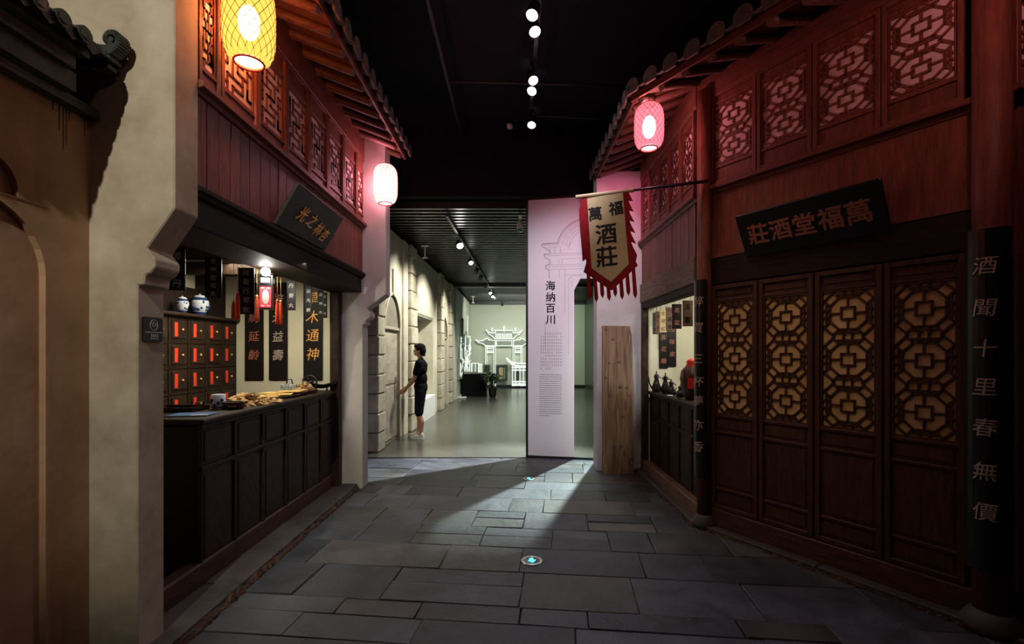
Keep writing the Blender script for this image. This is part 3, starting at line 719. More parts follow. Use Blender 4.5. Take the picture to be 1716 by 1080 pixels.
counter('shop_counter', 'long dark wooden counter with panelled front in the left medicine shop', FL, 3.05, 5.36, .30, .50, ZL, 6, 'wood_cnt')
counter('shop_counter', 'dark panelled counter under the wine pots in the right shop opening', FS, .07, 1.80, .09, .42, 1.05, 5, 'wood_cnt')
MB().box(2.54, 5.40, .28, .38, .05, .20).build('counter_sill', 'wood_thr', None, FL.pt(0), (0, 0, FL.a), kind='structure', bev=.012)
MB().box(0, 1.84, -.01, .08, .03, .17).build('counter_sill', 'wood_old', None, FS.pt(0), (0, 0, FS.a), kind='structure', bev=.012)

# ------------------------------------------------------------------ name boards and couplets
def plaque(name, label, fr, u0, u1, zt, zb, wt, wb, text, m, tm, size, xs=None, zs=None, th=.03, shear=0.1):
    h = math.hypot(zt - zb, wb - wt); a = math.atan2(wb - wt, zt - zb)
    k = fr.root(name, (u0 + u1) / 2, wb, zb, label=label, cat='sign'); k.rotation_euler = (a, 0, fr.a)
    L = u1 - u0
    MB().box(-L / 2, L / 2, 0, th, 0, h).build('board', m, k, bev=.006)
    MB().box(-L / 2 + .02, L / 2 - .02, th, th + .02, h * .4, h * .5).build('batten', m, k)
    n = len(text); xs = xs or [-L / 2 + L * (i + .5) / n for i in range(n)]; zs = zs or [h / 2] * n
    text_parts(k, [(c, x, z, size) for c, x, z in zip(text, xs, zs)], .007, tm, shear, .05)
    return k
plaque('name_board', 'charcoal name board with small orange characters hung tilted on the left shop', FL, 3.38, 4.26, 2.745, 2.45, -.20, -.03, '光之林杏', 'plaque', 'gold', .13,
       [-.20, -.03, .13, .27], [.17, .165, .135, .12], shear=.35)
plaque('name_board', 'black name board with five dull red characters tilted over the wine shop doors', FR, .55, 1.53, 2.62, 2.31, -.23, -.07, '莊酒堂福萬', 'lacquer', 'gold_d', .165,
       [-.34, -.17, 0, .17, .34], None, shear=0)
def couplet(label, fr, u, w, zt, zb, width, text, ch_z, size, r):
    k = fr.root('couplet_board', u, w, zb, label=label, cat='couplet')
    n = 8; half = width / 2; a = math.asin(half / r); pts = []
    for i in range(n + 1): t = -a + 2 * a * i / n; pts.append((r * math.sin(t), -r * math.cos(t)))
    for i in range(n, -1, -1): t = -a + 2 * a * i / n; pts.append(((r - .02) * math.sin(t), -(r - .02) * math.cos(t)))
    mb = MB().prism(pts, 0, zt - zb, 'xy'); mb.build('board', 'lacquer', k)
    text_parts(k, [(c, 0, z - zb, size) for c, z in zip(text, ch_z)], .006, 'silver', .12, .04, 0, lambda x, y, z: (x, y - math.sqrt(max(r * r - x * x, 0)), z))
    return k
couplet('narrow black couplet board with seven pale characters on the corner post by the counter', FR, .142, -.05, 2.18, .45, .135, '醉買三杯夢亦香', [2.0, 1.745, 1.49, 1.245, 1.11, .90, .70][:0] or [1.99, 1.76, 1.49, 1.29, 1.12, .91, .72], .098, .085)
couplet('wide black couplet board with large pale characters on the right-hand post', FR, 1.985, -.04, 2.22, .35, .19, '酒聞十里春無價', [2.02, 1.79, 1.57, 1.36, 1.14, .90, .68], .105, .12)

# ------------------------------------------------------------------ banner on its pole
ba = math.atan2(-.35, 1.07)
bn = empty('shop_banner', (.63, 4.49, 3.02), ba, label='cream banner with black characters and jagged crimson border hanging from a blue-black pole', cat='banner')
MB().tube([(0.0, 0, -.012), (.56, 0, 0), (1.13, 0, .012)], [.011, .012, .015], 10).build('pole', 'pole', bn)
MB().tube([(-.03, 0, -.012), (.50, 0, 0)], [.019, .019], 10).build('roller', 'roller', bn)
fl = empty('flag', (0, -.004, -.012)); fl.parent = bn; fl.rotation_euler = (0, math.radians(-4.2), 0)
Wf = .478
def wav(x, z): return .012 * math.sin(9 * x + 3 * z) * min(1, -z * 2)
def cloth(name, pts, m, y0, th=.003, parent=fl):
    bm = bmesh.new(); vs_ = [bm.verts.new((x, 0, z)) for x, z in pts]; bm.faces.new(vs_)
    bmesh.ops.triangulate(bm, faces=bm.faces[:])
    bmesh.ops.subdivide_edges(bm, edges=[e for e in bm.edges if e.calc_length() > .06], cuts=3, use_grid_fill=True)
    bmesh.ops.recalc_face_normals(bm, faces=bm.faces[:])
    for v_ in bm.verts: v_.co.y = y0 + wav(v_.co.x, v_.co.z)
    me = bpy.data.meshes.new(name); bm.to_mesh(me); bm.free()
    o = link(name, me, m, parent); s_ = o.modifiers.new('Solidify', 'SOLIDIFY'); s_.thickness = th; return o
red = [(0.02, 0)]
n = 7
for i in range(n):
    z = -.04 - i * .098; red += [(.025, z), (-.008, z - .085), (.035, z - .06)]
red += [(.03, -.74), (Wf / 2, -.915), (Wf - .03, -.74)]
for i in reversed(range(n)):
    z = -.04 - i * .098; red += [(Wf - .035, z - .06), (Wf + .008, z - .085), (Wf - .025, z)]
red += [(Wf - .02, 0)]
cloth('red_border', red, 'red_cloth', 0)
cloth('cream_field', [(.075, -.03), (.072, -.69), (Wf / 2, -.835), (Wf - .072, -.69), (Wf - .075, -.03)], 'cream_cloth', -.006)
text_parts(fl, [('萬', .14, -.185, .135), ('福', .33, -.165, .135), ('酒', .225, -.385, .20), ('莊', .215, -.595, .20)], .002, 'ink', 0, .02, 1, lambda x, y, z: (x, y - .0075 + wav(x, z), z))
for i in range(8):
    x = .035 + i * (Wf - .07) / 7; zt = -.74 - (.17 * (1 - abs(x - Wf / 2) / (Wf / 2 - .03))); zt = max(zt, -.905) + .03
    zb = -.98 - .03 * (i % 2)
    cloth('streamer', [(x - .016, zt), (x - .018, zb + .04), (x, zb), (x + .018, zb + .04), (x + .016, zt)], 'red_cloth', .004 * (i % 2))

# ------------------------------------------------------------------ lanterns
def lantern(x, y, zb, r, h, zhook, label, tint, ecol, es, lat, pcol, power, fac=.55):
    k = empty('paper_lantern', (x, y, zb), R.uniform(0, 1), label=label, cat='lantern', group=None)
    prof = [(.56, 0), (.62, .01), (.80, .06), (.93, .14), (.985, .24), (1, .36), (1, .64), (.985, .76), (.93, .86), (.80, .94), (.62, .99), (.56, 1)]
    P = lambda t: next(((a[0] + (b[0] - a[0]) * (t - a[1]) / (b[1] - a[1])) for a, b in zip(prof[:-1], prof[1:]) if a[1] <= t <= b[1]), .56)
    MB().lathe([(p * r, z * h) for p, z in prof], n=32, caps=False).build('shade', shell_mat('lantern_paper', tint, ecol, es, fac), k)
    lt = MB(); N_ = 18
    for s_ in (1, -1):
        for i in range(N_):
            pts = []
            for q in range(15):
                t_ = q / 14; a = 2 * PI * i / N_ + s_ * t_ * 2.2; rad = r * (P(t_) + .012); pts.append((rad * math.cos(a), rad * math.sin(a), t_ * h))
            lt.tube(pts, .0016, 4, False)
    lt.build('bamboo_lattice', lat, k)
    rim = MB()
    for z in (0, h):
        c = [(r * .57 * math.cos(2 * PI * q / 24), r * .57 * math.sin(2 * PI * q / 24), z) for q in range(25)]; MB().tube(c, .006, 6, False).build('rim', 'red_paper', k)
    MB().lathe([(.001, .012), (r * .54, .012)], n=24, caps=False).build('opening_glow', shell_mat('lantern_bottom', (1, .9, .8), (1, .93, .88), 3.0, .5), k)  # glowing disc stands in for the bright bulb seen through the open bottom
    MB().ball((0, 0, h * .5), .058, 16, 10, (1, 1, 1.7)).build('bulb', shell_mat('lantern_bulb', (1, 1, 1), (1, .97, .92), 9, .6), k)
    MB().tube([(0, 0, h * .6), (0, 0, zhook - zb)], .003, 6).build('cord', 'blackm', k)
    lamp_point((x, y, zb + h * .52), power, pcol, .04)
    return k
lantern(-1.52, 2.76, 3.22, .139, .465, 3.88, 'yellow glowing lantern with crossed bamboo strips, nearest, at the top left', (1, .72, .45), (1, .58, .10), 1.2, mat('olive_bamboo', (.10, .13, .02), .6), (1, .27, .10), 40)
lantern(-1.40, 5.28, 3.19, .130, .42, 3.86, 'white glowing lantern by the far plaster gable of the left shop', (1, .85, .85), (1, .80, .74), 1.3, mat('orange_bamboo', (.75, .30, .12), .6), (1, .30, .48), 36)
lantern(2.20, 1.95, 3.40, .128, .385, 3.86, 'extra rose lantern under the eave at the right, above the frame', (1, .8, .8), (1, .4, .42), 1.3, mat('rose_bamboo', (.35, .03, .04), .6), (1, .42, .40), 40)  # added out of view to give the pink light at the right
lantern(1.22, 4.25, 3.36, .128, .385, 3.86, 'pink glowing lantern under the eave of the right shop', (1, .72, .74), (1, .22, .28), 1.2, mat('crimson_bamboo', (.35, .02, .04), .6), (1, .36, .44), 28)

# ------------------------------------------------------------------ leaning board and floor guides
lb = empty('wide_plank', (.0, 0, 0), label='wide knotty raw wooden board standing against the right plaster pillar', cat='board')
lb.location = (1.34, 6.06, 0)
pts = [(-.195, 0), (.20, 0), (.195, 1.0), (.17, 1.88), (-.185, 1.885), (-.19, 1.0)]
MB().prism(pts, -.03, .02).build('board', 'raw', lb, bev=.004, rot=(-.035, 0, 0))
kn = [(450, 480, 1), (455, 600, 1.3), (490, 603, 1), (400, 485, .7), (382, 555, .8), (470, 740, .9), (460, 878, 1), (512, 940, 1), (420, 372, .9), (385, 325, .7), (420, 885, .8), (400, 640, .6), (500, 640, .6)]
for x_, y_, s_ in kn:
    u_, z_ = (x_ - 442) / 155 * .38, (1010 - y_) / 705 * 1.885
    m_ = MB().prism([(.016 * s_ * math.cos(2 * PI * i / 14), .010 * s_ * math.sin(2 * PI * i / 14) + .004 * math.cos(4 * PI * i / 14)) for i in range(14)], -.0312, -.0300)
    for v_ in (1.5, 2.1):
        o_ = [(.014 * s_ * v_ * math.cos(2 * PI * i / 16), .012 * s_ * v_ * math.sin(2 * PI * i / 16)) for i in range(16)]
        for i in range(16): m_.bar(o_[i], o_[(i + 1) % 16], .0016, -.0306, -.0300)
    m_.build('knot', 'knot', lb, (u_, -.0 - math.sin(.035) * -z_ * -1 * 0, 0), kind='stuff').location = (u_, math.tan(.035) * z_ , z_)
for x_ in (-.115, -.02): MB().bar((x_, .02), (x_ + .01, 1.86), .003, -.0308, -.03).build('crack', 'knot', lb, rot=(-.035, 0, 0))
def guide(x, y, r, label):
    k = empty('floor_guide_light', (x, y, 0), R.uniform(-.2, .2), label=label, cat='floor light')
    MB().lathe([(r, .001), (r, .006), (r * .93, .009), (r * .72, .009), (r * .70, .005)], n=32, caps=False).build('steel_ring', 'chrome', k)
    MB().lathe([(.0001, .006), (r * .71, .006)], n=28, caps=False).build('lens', 'pane_g', k)
    a = MB().prism([(-.028 , .0), (.0, -.034), (.028, .0), (.014, .0), (.014, .03), (-.014, .03), (-.014, .0)], .007, .010, 'xy'); a.xf(Matrix.Scale(r / .08, 4)).build('arrow', 'cyan', k)
    d = MB()
    for q in range(8):
        an = 2 * PI * q / 8; d.lathe([(.0001, .010), (.0035, .010)], r * .83 * math.cos(an), r * .83 * math.sin(an), 0, 6, caps=False)
    d.build('screws', 'blackm', k, kind='stuff')
guide(.147, 3.53, .082, 'round steel floor light with cyan arrow in the middle of the slate floor')
guide(.205, 5.82, .07, 'small round floor light with cyan arrow in front of the glass text screen')

# ------------------------------------------------------------------ glass text screen
sa = math.atan2(-.19, .96)
gs = empty('text_screen', (.236, 7.0, 0), sa, label='tall glass exhibition screen with white print, black frame and vertical text', cat='screen')
Ws = .985; Hs = 3.80
MB().box(-.03, 0, -.02, .02, 0, Hs).box(Ws - .01, Ws + .02, -.02, .02, 0, Hs).box(-.03, Ws + .02, -.02, .02, 0, .035).box(-.03, Ws + .02, -.02, .02, Hs - .03, Hs).build('frame', 'blackm', gs)
MB().box(0, Ws - .01, -.004, .004, .035, Hs - .03).build('glass', 'glass', gs)
MB().prism([(.0, .04), (.672, .04), (.672, 2.44), (.76, 2.60), (Ws - .01, 2.60), (Ws - .01, Hs - .03), (.0, Hs - .03)], -.0065, -.0045).build('white_print', 'print', gs)
def gp(px, py): return ((px - 885.5) * .00878, 1.55 + (590 - py) * .00866)
zz = lambda x, y: gp(885 + x / 7.2, 330 + y / 7.2)
dr = MB()
def pl(pts, w=.005, f=zz):
    P_ = [f(*p) for p in pts]
    for a, b in zip(P_[:-1], P_[1:]): dr.bar(a, b, w, -.0072, -.0065)
pl([(165, 580), (180, 565), (350, 560)], .009); pl([(165, 580), (190, 605), (215, 620), (230, 640), (262, 640), (262, 690), (200, 695), (200, 715), (230, 745), (262, 760), (265, 800), (258, 820), (218, 828), (216, 855), (235, 875), (258, 885), (258, 980)], .009)
for rad, w in ((1, .010), (.95, .004), (.86, .003), (.80, .003), (.70, .003), (.6, .003)):
    pl([(700 - 350 * rad * math.cos(a), 640 - 355 * rad * math.sin(a) + 0) for a in [.2 + .1 * i for i in range(13)]], w)
for y, x0, x1 in ((570, 190, 370), (585, 200, 370), (612, 230, 400), (690, 200, 660), (712, 230, 660), (757, 400, 660), (825, 240, 660), (848, 240, 660), (880, 260, 660), (950, 445, 660)):
    pl([(x0, y), (x1, y)], .0035)
for x, y0_, y1_ in ((275, 620, 690), (315, 620, 680), (330, 620, 680), (388, 630, 690), (398, 630, 690), (280, 760, 820), (375, 760, 820), (410, 760, 820), (380, 880, 985), (445, 880, 1400), (490, 1000, 1900), (530, 1000, 1100), (262, 980, 1080)):
    pl([(x, y0_), (x, y1_)], .0035)
pl([(490, 1000), (530, 965), (640, 965)], .004); pl([(455, 570), (485, 620), (515, 550), (490, 640), (540, 650)], .003)
dr.build('building_drawing', 'line', gs)
text_parts(gs, [(c, gp(923, 0)[0], gp(0, y)[1], .148) for c, y in zip('海纳百川', (479, 498, 517, 536))], .0007, 'ink', 0, 0, 1, lambda x, y, z: (x, y - .0066, z))
sm = MB(); r5 = random.Random(8)
for i in range(30): z = 2.55 - i * .014; sm.box(.248, .253, -.0072, -.0065, z - .8 + .25, z - .791 + .25)
for i in range(12):
    z = gp(0, 559.5 + i * 5.3)[1]; n = 10 if i not in (11,) else 5; s0 = 2 if i in (0, 7) else 0
    for q in range(s0, n):
        x = gp(906.5 + q * 3.6, 0)[0]
        if r5.random() < .06: continue
        sm.box(x, x + .024, -.0072, -.0065, z + .006, z + .009).box(x + .003, x + .021, -.0072, -.0065, z - .012, z - .009).box(x + .010, x + .0135, -.0072, -.0065, z - .010, z + .012)
for i in range(20):
    z = gp(0, 628.5 + i * 3.62)[1]; x = gp(905, 0)[0]; xe = gp(941.5, 0)[0] if i < 19 else gp(922, 0)[0]
    while x < xe:
        l = min(r5.uniform(.012, .045), xe - x); sm.box(x, x + l, -.0072, -.0065, z - .0035, z + .0035); x += l + .007
sm.build('small_print', mat('grey_ink', (.12, .11, .12), .7), gs, kind='stuff')

# ------------------------------------------------------------------ left shop interior
MB().box(-3.5, -3.45, 2.54, 5.4, 0, 2.45).build('wall_shop_back', 'cream', kind='structure')
MB().box(-3.5, -2.0, 5.375, 5.40, 0, 2.45).build('wall_shop_end', 'cream', kind='structure')
MB().box(-3.5, -1.72, 2.54, 5.4, 2.40, 2.45).build('ceiling_shop_left', 'wood_blk', kind='structure')
for y in (3.25, 3.9, 4.6): MB().box(-3.45, -2.06, y, y + .06, 2.30, 2.40).build('ceiling_beam', 'wood_cnt', kind='structure')
cb = empty('medicine_cabinet', (-3.10, 3.79, 0), PI / 2, label='dark wooden medicine cabinet of square drawers with red paper tags', cat='cabinet')
MB().box(0, 1.56, .02, .34, 0, 1.90).build('body', 'wood_cnt', cb)
pbox('top_shelf', 'wood_cnt', cb, -.02, 1.57, -.05, .34, 1.885, 1.915, .006)
MB().box(0, 1.56, .11, .14, 1.915, 2.19).box(0, .74, .11, .14, 2.19, 2.385).box(1.09, 1.56, .11, .14, 2.19, 2.385).build('back_board', 'wood_blk', cb)
dm = MB().box(-.122, .122, 0, .02, -.11, .11).box(-.095, .095, -.010, 0, -.085, .085).mesh('drawer')
MB().box(.72, 1.11, .142, .15, 2.18, 2.385).build('cream_panel', 'cream', cb)
fm = MB()
for q in range(7): fm.box(q * .26 - .008, q * .26 + .008, -.006, .02, 0, 1.885)
for q in range(9): fm.box(0, 1.56, -.006, .02, 1.885 - q * .238 - .016, 1.885 - q * .238)
fm.build('cabinet_frame', 'wood_cnt', cb)
tagm = MB().box(-.021, .021, -.014, -.011, -.065, .065).mesh('red_tag')
km = MB().lathe([(.001, 0), (.012, .004), (.012, .012), (.005, .018)], n=10); km.xf(Matrix.Rotation(PI / 2, 4, 'X')); km = km.mesh('knob')
for i in range(6):
    for j in range(7):
        d = link('drawer', dm, 'wood_cnt', cb, (.13 + i * .26, 0, 1.757 - j * .238), bev=.004)
        link('red_tag', tagm, 'red_tag', d, (-.05, -.0, .0), (0, .03 * R.uniform(-1, 1), 0)); link('knob', km, 'gold', d, (.03, -.01, 0))
def ginger_jar(x, y, z, r, h, label):
    k = empty('lidded_jar', (x, y, z), 0, label=label, cat='jar')
    p = [(.55, 0), (.6, .02), (.72, .15), (.95, .45), (1, .6), (.92, .74), (.66, .84)]
    def band(a, b, m, nm):
        q = [pp for pp in p]; pr = []
        for (r0, z0), (r1, z1) in zip(p[:-1], p[1:]):
            for t in (0, .25, .5, .75): zz_ = z0 + (z1 - z0) * t; pr.append((r0 + (r1 - r0) * t, zz_))
        pr.append(p[-1]); pr = [c for c in pr if a - .03 <= c[1] <= b + .03]
        MB().lathe([(c[0] * r, c[1] * h) for c in pr], n=24).build(nm, m, k)
    band(0, .12, 'jar_b', 'foot'); band(.12, .70, 'jar_w', 'body'); band(.72, .84, 'jar_b', 'shoulder')
    MB().lathe([(r * .72, h * .84), (r * .72, h * .90), (r * .5, h * .96), (r * .12, h * .98), (r * .12, h * 1.03), (.001, h * 1.05)], n=20).build('lid', 'jar_w', k)
    bl = MB(); r6 = random.Random(int(r * 1000))
    for i in range(26):
        a = r6.uniform(0, 2 * PI); t = r6.uniform(.22, .66); rad = r * (.72 + (t - .15) * .93 if t < .45 else 1.0 - abs(t - .58) * .25) + .001
        bl.ball((rad * math.cos(a), rad * math.sin(a), t * h), r * .14, 8, 5, (1, 1, r6.uniform(.4, 1.3)))
    bl.lathe([(r * .70, h * .185), (r * .84, h * .2)], n=24, caps=False)
    bl.build('blue_pattern', 'jar_b', k, kind='stuff')
ginger_jar(-3.10, 4.49, 1.915, .052, .155, 'small blue and white lidded jar on top of the medicine cabinet')
ginger_jar(-3.11, 4.76, 1.915, .078, .205, 'larger blue and white lidded jar on top of the medicine cabinet')
def scroll(name, label, loc, rz, w, zt, zb, text, sz, tm, m='lacquer', step=None, cat='scroll', th=.012, top=None, shear=.15, jit=.06, group=None):
    k = empty(name, (loc[0], loc[1], zb), rz, label=label, cat=cat, group=group); h = zt - zb
    MB().box(-w / 2, w / 2, -th / 2, th / 2, 0, h).build('board', m, k, bev=.002)
    step = step or h / len(text); t0 = h if top is None else h - top
    text_parts(k, [(c, 0, t0 - step * (i + .5), sz) for i, c in enumerate(text)], .0015, tm, shear, jit, 0, lambda x, y, z: (x, y - th / 2, z)); return k
scroll('wall_scroll', 'black vertical scroll with dull characters nearest the medicine cabinet', (-2.895, 5.362), 0, .21, 2.33, 1.235, '卻病延齡', .125, 'gold_d', step=.21, top=.08)
scroll('wall_scroll', 'middle black vertical scroll with gold characters behind the left counter', (-2.625, 5.362), 0, .21, 2.33, 1.235, '培元益壽', .13, 'silver', step=.21, top=.08)
scroll('wall_scroll', 'black vertical scroll with bright gold characters nearest the right end of the left shop', (-2.235, 5.362), 0, .215, 2.33, 1.235, '草木通神', .15, 'gold', step=.21, top=.07)
def hang_plaque(label, x, y, rz, w, zt, zb, text, m='lacquer', tm='white_ink', cord=2.4, sz=None, group=None):
    k = scroll('hanging_sign', label, (x, y), rz, w, zt, zb, text, sz or min(w * .62, (zt - zb) / len(text) * .7), tm, m, cat='sign', group=group, shear=.1)
    mb = MB(); h = zt - zb
    for s_ in (-1, 1): mb.tube([(s_ * w * .3, 0, h), (s_ * w * .3, 0, cord - zb)], .0018, 4, False)
    mb.build('cord', 'blackm', k); return k
hang_plaque('black hanging sign partly hidden behind the near plaster moulding', -2.02, 2.88, .35, .085, 2.17, 1.92, '膏子丹', cord=2.22)
hang_plaque('black hanging sign with five pale characters, left of the lantern tassels', -2.02, 3.23, .3, .10, 2.19, 1.915, '安坤宮母丸', cord=2.22)
hang_plaque('black hanging sign with five pale characters between two red tassels', -2.02, 3.63, .3, .11, 2.19, 1.835, '諸葛行軍散', cord=2.22)
hang_plaque('small black hanging sign just right of the red tassels', -2.02, 4.37, .25, .072, 2.2, 1.93, '丹膏丸')
hang_plaque('small black hanging sign beside the gold scroll, on its left edge', -2.02, 4.74, .25, .062, 2.2, 1.92, '益元散')
hang_plaque('small black hanging sign just right of the gold scroll', -2.02, 5.04, .25, .058, 2.2, 1.92, '通神丸')
hang_plaque('small black hanging sign nearest the post at the end of the left shop', -2.05, 5.22, .25, .055, 2.2, 1.92, '安神丹')
pk = empty('palace_lantern', (-2.02, 3.93, 1.90), .3, label='small hanging palace lantern with black frame and red and white patterned panel', cat='lantern')
f = MB()
for a in (-1, 1):
    for b in (-1, 1): f.box(a * .048 - .005, a * .048 + .005, b * .048 - .005, b * .048 + .005, 0, .27)
for z in (0, .185, .20, .265): f.box(-.055, .055, -.055, .055, z, z + .01)
f.build('frame', 'lacquer', pk)
MB().box(-.043, .043, -.045, .045, .012, .185).build('panel', mat('lit_red_panel', (.75, .06, .08), .6, emit=(.9, .05, .06), es=.35), pk)
q_ = MB(); q_.prism([(.0 + .026 * math.cos(2 * PI * i / 12), .098 + .06 * math.sin(2 * PI * i / 12)) for i in range(12)], -.0475, -.0455)
for sx_ in (-1, 1):
    for z in (.025, .17): q_.box(sx_ * .02 - .012, sx_ * .02 + .012, -.0475, -.0455, z - .006, z + .006)
q_.box(-.035, .035, -.0475, -.0455, .215, .255); q_.build('white_pattern', 'white_ink', pk)
MB().tube([(0, 0, .27), (0, 0, .33)], .004, 5).build('cord', 'blackm', pk)
def tassel(x, y, label, zs=2.2, zt=2.005, zb=1.79):
    k = empty('red_tassel', (x, y, zb), 0, label=label, cat='tassel'); h = zt - zb
    MB().lathe([(.016, 0), (.0175, .02), (.014, h * .75), (.008, h * .9), (.003, h)], n=12).build('fringe', 'tassel', k)
    MB().lathe([(.0075, h * .9), (.009, h * .94), (.0075, h * .98)], n=10).build('knot', 'gold', k)
    MB().tube([(0, 0, h), (0, 0, zs - zb)], .0018, 4).build('cord', 'gold', k)
tassel(-2.04, 3.55, 'red tassel left of the hanging signs, farthest left of the tassels')
tassel(-2.04, 3.50, 'shorter red tassel tucked beside the farthest left tassel', 2.2, 1.93, 1.79).__class__
tassel(-2.03, 3.80, 'red tassel hanging just left of the palace lantern')
tassel(-2.03, 4.13, 'red tassel to the right of the palace lantern')
tassel(-2.03, 4.19, 'rear red tassel touching the one right of the palace lantern')
bb = empty('ceiling_bulb', (-1.935, 3.75, 2.20), 0, label='bright round bulb lighting the left shop counter', cat='lamp')
MB().ball((0, 0, -.02), .034, 14, 10).build('bulb', 'bulb', bb); MB().lathe([(.018, .005), (.020, .012), (.024, .018), (.024, .02)], n=14).build('holder', 'chrome', bb)
# goods on the left counter
z = ZL
k = empty('blue_folder', (-2.17, 3.24, z), .15, label='flat blue folder lying on the near end of the left counter', cat='folder')
MB().box(-.13, .13, -.09, .09, 0, .008).build('cover', 'blue', k, bev=.003); MB().box(.02, .125, -.086, -.05, .008, .0095).build('white_label', 'white', k)
k = empty('wooden_tray', (-2.425, 3.47, z), 0, label='dark wooden tray with raised handles behind the blue folder', cat='tray')
MB().box(-.16, .16, -.11, .11, 0, .012).build('base', 'wood_cnt', k); 
rm = MB().box(-.16, .16, -.11, -.10, .012, .035).box(-.16, .16, .10, .11, .012, .035).box(-.16, -.15, -.11, .11, .012, .035).box(.15, .16, -.11, .11, .012, .035); rm.build('rim', 'wood_cnt', k)
for s_ in (-1, 1): MB().tube([(s_ * .15, -.05, .03), (s_ * .155, -.04, .065), (s_ * .155, .04, .065), (s_ * .15, .05, .03)], .005, 6).build('handle', 'wood_cnt', k)
k = empty('porcelain_cup', (-2.20, 3.58, z), 0, label='white porcelain brush pot with blue pattern on the left counter', cat='cup')
MB().lathe([(.001, 0), (.042, 0), (.046, .01), (.046, .11), (.042, .112), (.040, .02), (.001, .018)], n=28, caps=False).build('body', 'jar_w', k)
b2 = MB()
for i in range(12):
    a = i * .52; b2.ball((.0465 * math.cos(a), .0465 * math.sin(a), .03 + .04 * (i % 3) / 2), .011, 8, 5, (1, 1, 1.2))
b2.lathe([(.0468, .012), (.0468, .02)], n=28, caps=False); b2.build('blue_pattern', 'jar_b', k, kind='stuff')
def wicker_tray(x, y, rx, ry, label, rz=0, hh=.03, m='wicker'):
    k = empty('wicker_tray', (x, y, z), rz, label=label, cat='basket')
    MB().lathe([(.001, .0), (.9, .0), (1, hh / .1), (.96, hh / .1), (.88, .1), (.001, .1)], n=28, caps=False).xf(Matrix.Diagonal((rx, ry, .1, 1))).build('bowl', m, k)
    c = [(rx * math.cos(2 * PI * q / 28), ry * math.sin(2 * PI * q / 28), hh) for q in range(29)]; MB().tube(c, .006, 6, False).build('rim', m, k); return k
def heap(name, label, x, y, z0, rx, ry, h, m, n, size, seed):
    mb = MB(); r7 = random.Random(seed)
    for i in range(n):
        a = r7.uniform(0, 2 * PI); q = math.sqrt(r7.random()); X = rx * q * math.cos(a); Y = ry * q * math.sin(a); Z = h * (1 - q * q) * r7.uniform(.75, 1.0)
        s0 = len(mb.v); l = size * r7.uniform(.6, 1.3); w = size * r7.uniform(.35, .7)
        mb.box(-l, l, -w, w, -.0025, .0025)
        mb.xf(Matrix.Translation((X, Y, Z + .004)) @ Matrix.Rotation(r7.uniform(0, PI), 4, 'Z') @ Matrix.Rotation(r7.uniform(-.5, .5), 4, 'X') @ Matrix.Rotation(r7.uniform(-.4, .4), 4, 'Y'), s0)
    mb.lathe([(1, 0), (.8, .4), (.45, .75), (.001, .9)], n=20, caps=False); s1 = len(mb.v) - 80
    for i in range(s1, len(mb.v)): v_ = mb.v[i]; mb.v[i] = (v_[0] * rx, v_[1] * ry, v_[2] * h)
    o = mb.build(name, m, None, (x, y, z0)); return tag(o, label, 'herbs', kind='stuff')
wicker_tray(-2.10, 3.60, .075, .06, 'small brown basket at the counter edge, right of the porcelain pot', 0, .05)
k = empty('wooden_scoop', (-2.07, 3.53, z), .9, label='curled brown wooden scoop lying by the small basket', cat='scoop')
MB().lathe([(.001, .012), (.02, .012), (.028, .03), (.025, .03), (.016, .016), (.001, .016)], n=16, caps=False).build('bowl', 'wicker', k)
MB().tube([(.026, 0, .026), (.07, 0, .05), (.11, 0, .045)], .006, 6).build('handle', 'wicker', k)
heap('herb_heap', 'pale dried herb slices heaped nearest on the left counter', -2.17, 3.86, z, .15, .17, .085, 'herb', 90, .030, 1)
heap('herb_heap', 'second heap of dried herb slices behind the first', -2.30, 4.12, z, .13, .15, .07, 'herb', 70, .028, 2)
heap('herb_heap', 'thin spread of dried herbs at the counter edge', -2.05, 4.02, z, .07, .16, .03, 'herb', 40, .024, 3)
for i, (x, y, a) in enumerate([(-2.26, 4.42, .1), (-2.2, 4.52, .3), (-2.3, 4.6, -.15), (-2.18, 4.7, .2)]):
    o = MB().box(-.11, .11, -.10, .10, 0, .006).build('paper_sheet', 'herb_y', None, (x, y, z + .018 + .007 * i), (0, 0, a))
    tag(o, ['lowest yellow wrapping paper sheet in the stack on the left counter', 'second yellow paper sheet from the bottom, on the left counter', 'third yellow paper sheet up, on the left counter', 'topmost yellow wrapping paper sheet on the left counter'][i], 'paper')
wicker_tray(-2.2, 4.52, .16, .24, 'long dark wicker tray under the yellow paper sheets', 0, .018)
wicker_tray(-2.16, 4.95, .13, .13, 'shallow brown wicker tray with a domed heap, right part of the left counter', 0, .035)
heap('herb_heap', 'domed heap of tan herbs in the shallow wicker tray', -2.16, 4.95, z + .012, .10, .10, .09, 'herb', 70, .026, 5)
wicker_tray(-2.12, 4.74, .08, .09, 'small flat wicker tray between yellow sheets and domed heap', 0, .03)
k = empty('woven_basket', (-2.33, 5.0, z), .2, label='small black and white woven basket behind the domed herb heap', cat='basket')
MB().box(-.075, .075, -.05, .05, 0, .09).build('body', mat('checked_weave', (.6, .62, .6), .6, scale=45, col2=(.03, .03, .03)), k, bev=.006)
MB().tube([(-.03, 0, .09), (-.02, 0, .14), (.02, 0, .14), (.03, 0, .09)], .007, 6).build('handle', 'lacquer', k)
k = empty('grinding_wheel', (-2.17, 5.12, z), 0, label='dark round herb grinding wheel with wooden rod standing on the left counter', cat='tool')
w_ = MB().tube([(.075 * math.cos(2 * PI * q / 24), 0, .10 + .075 * math.sin(2 * PI * q / 24)) for q in range(25)], .010, 6, False); w_.ball((0, 0, .10), .02, 10, 6)
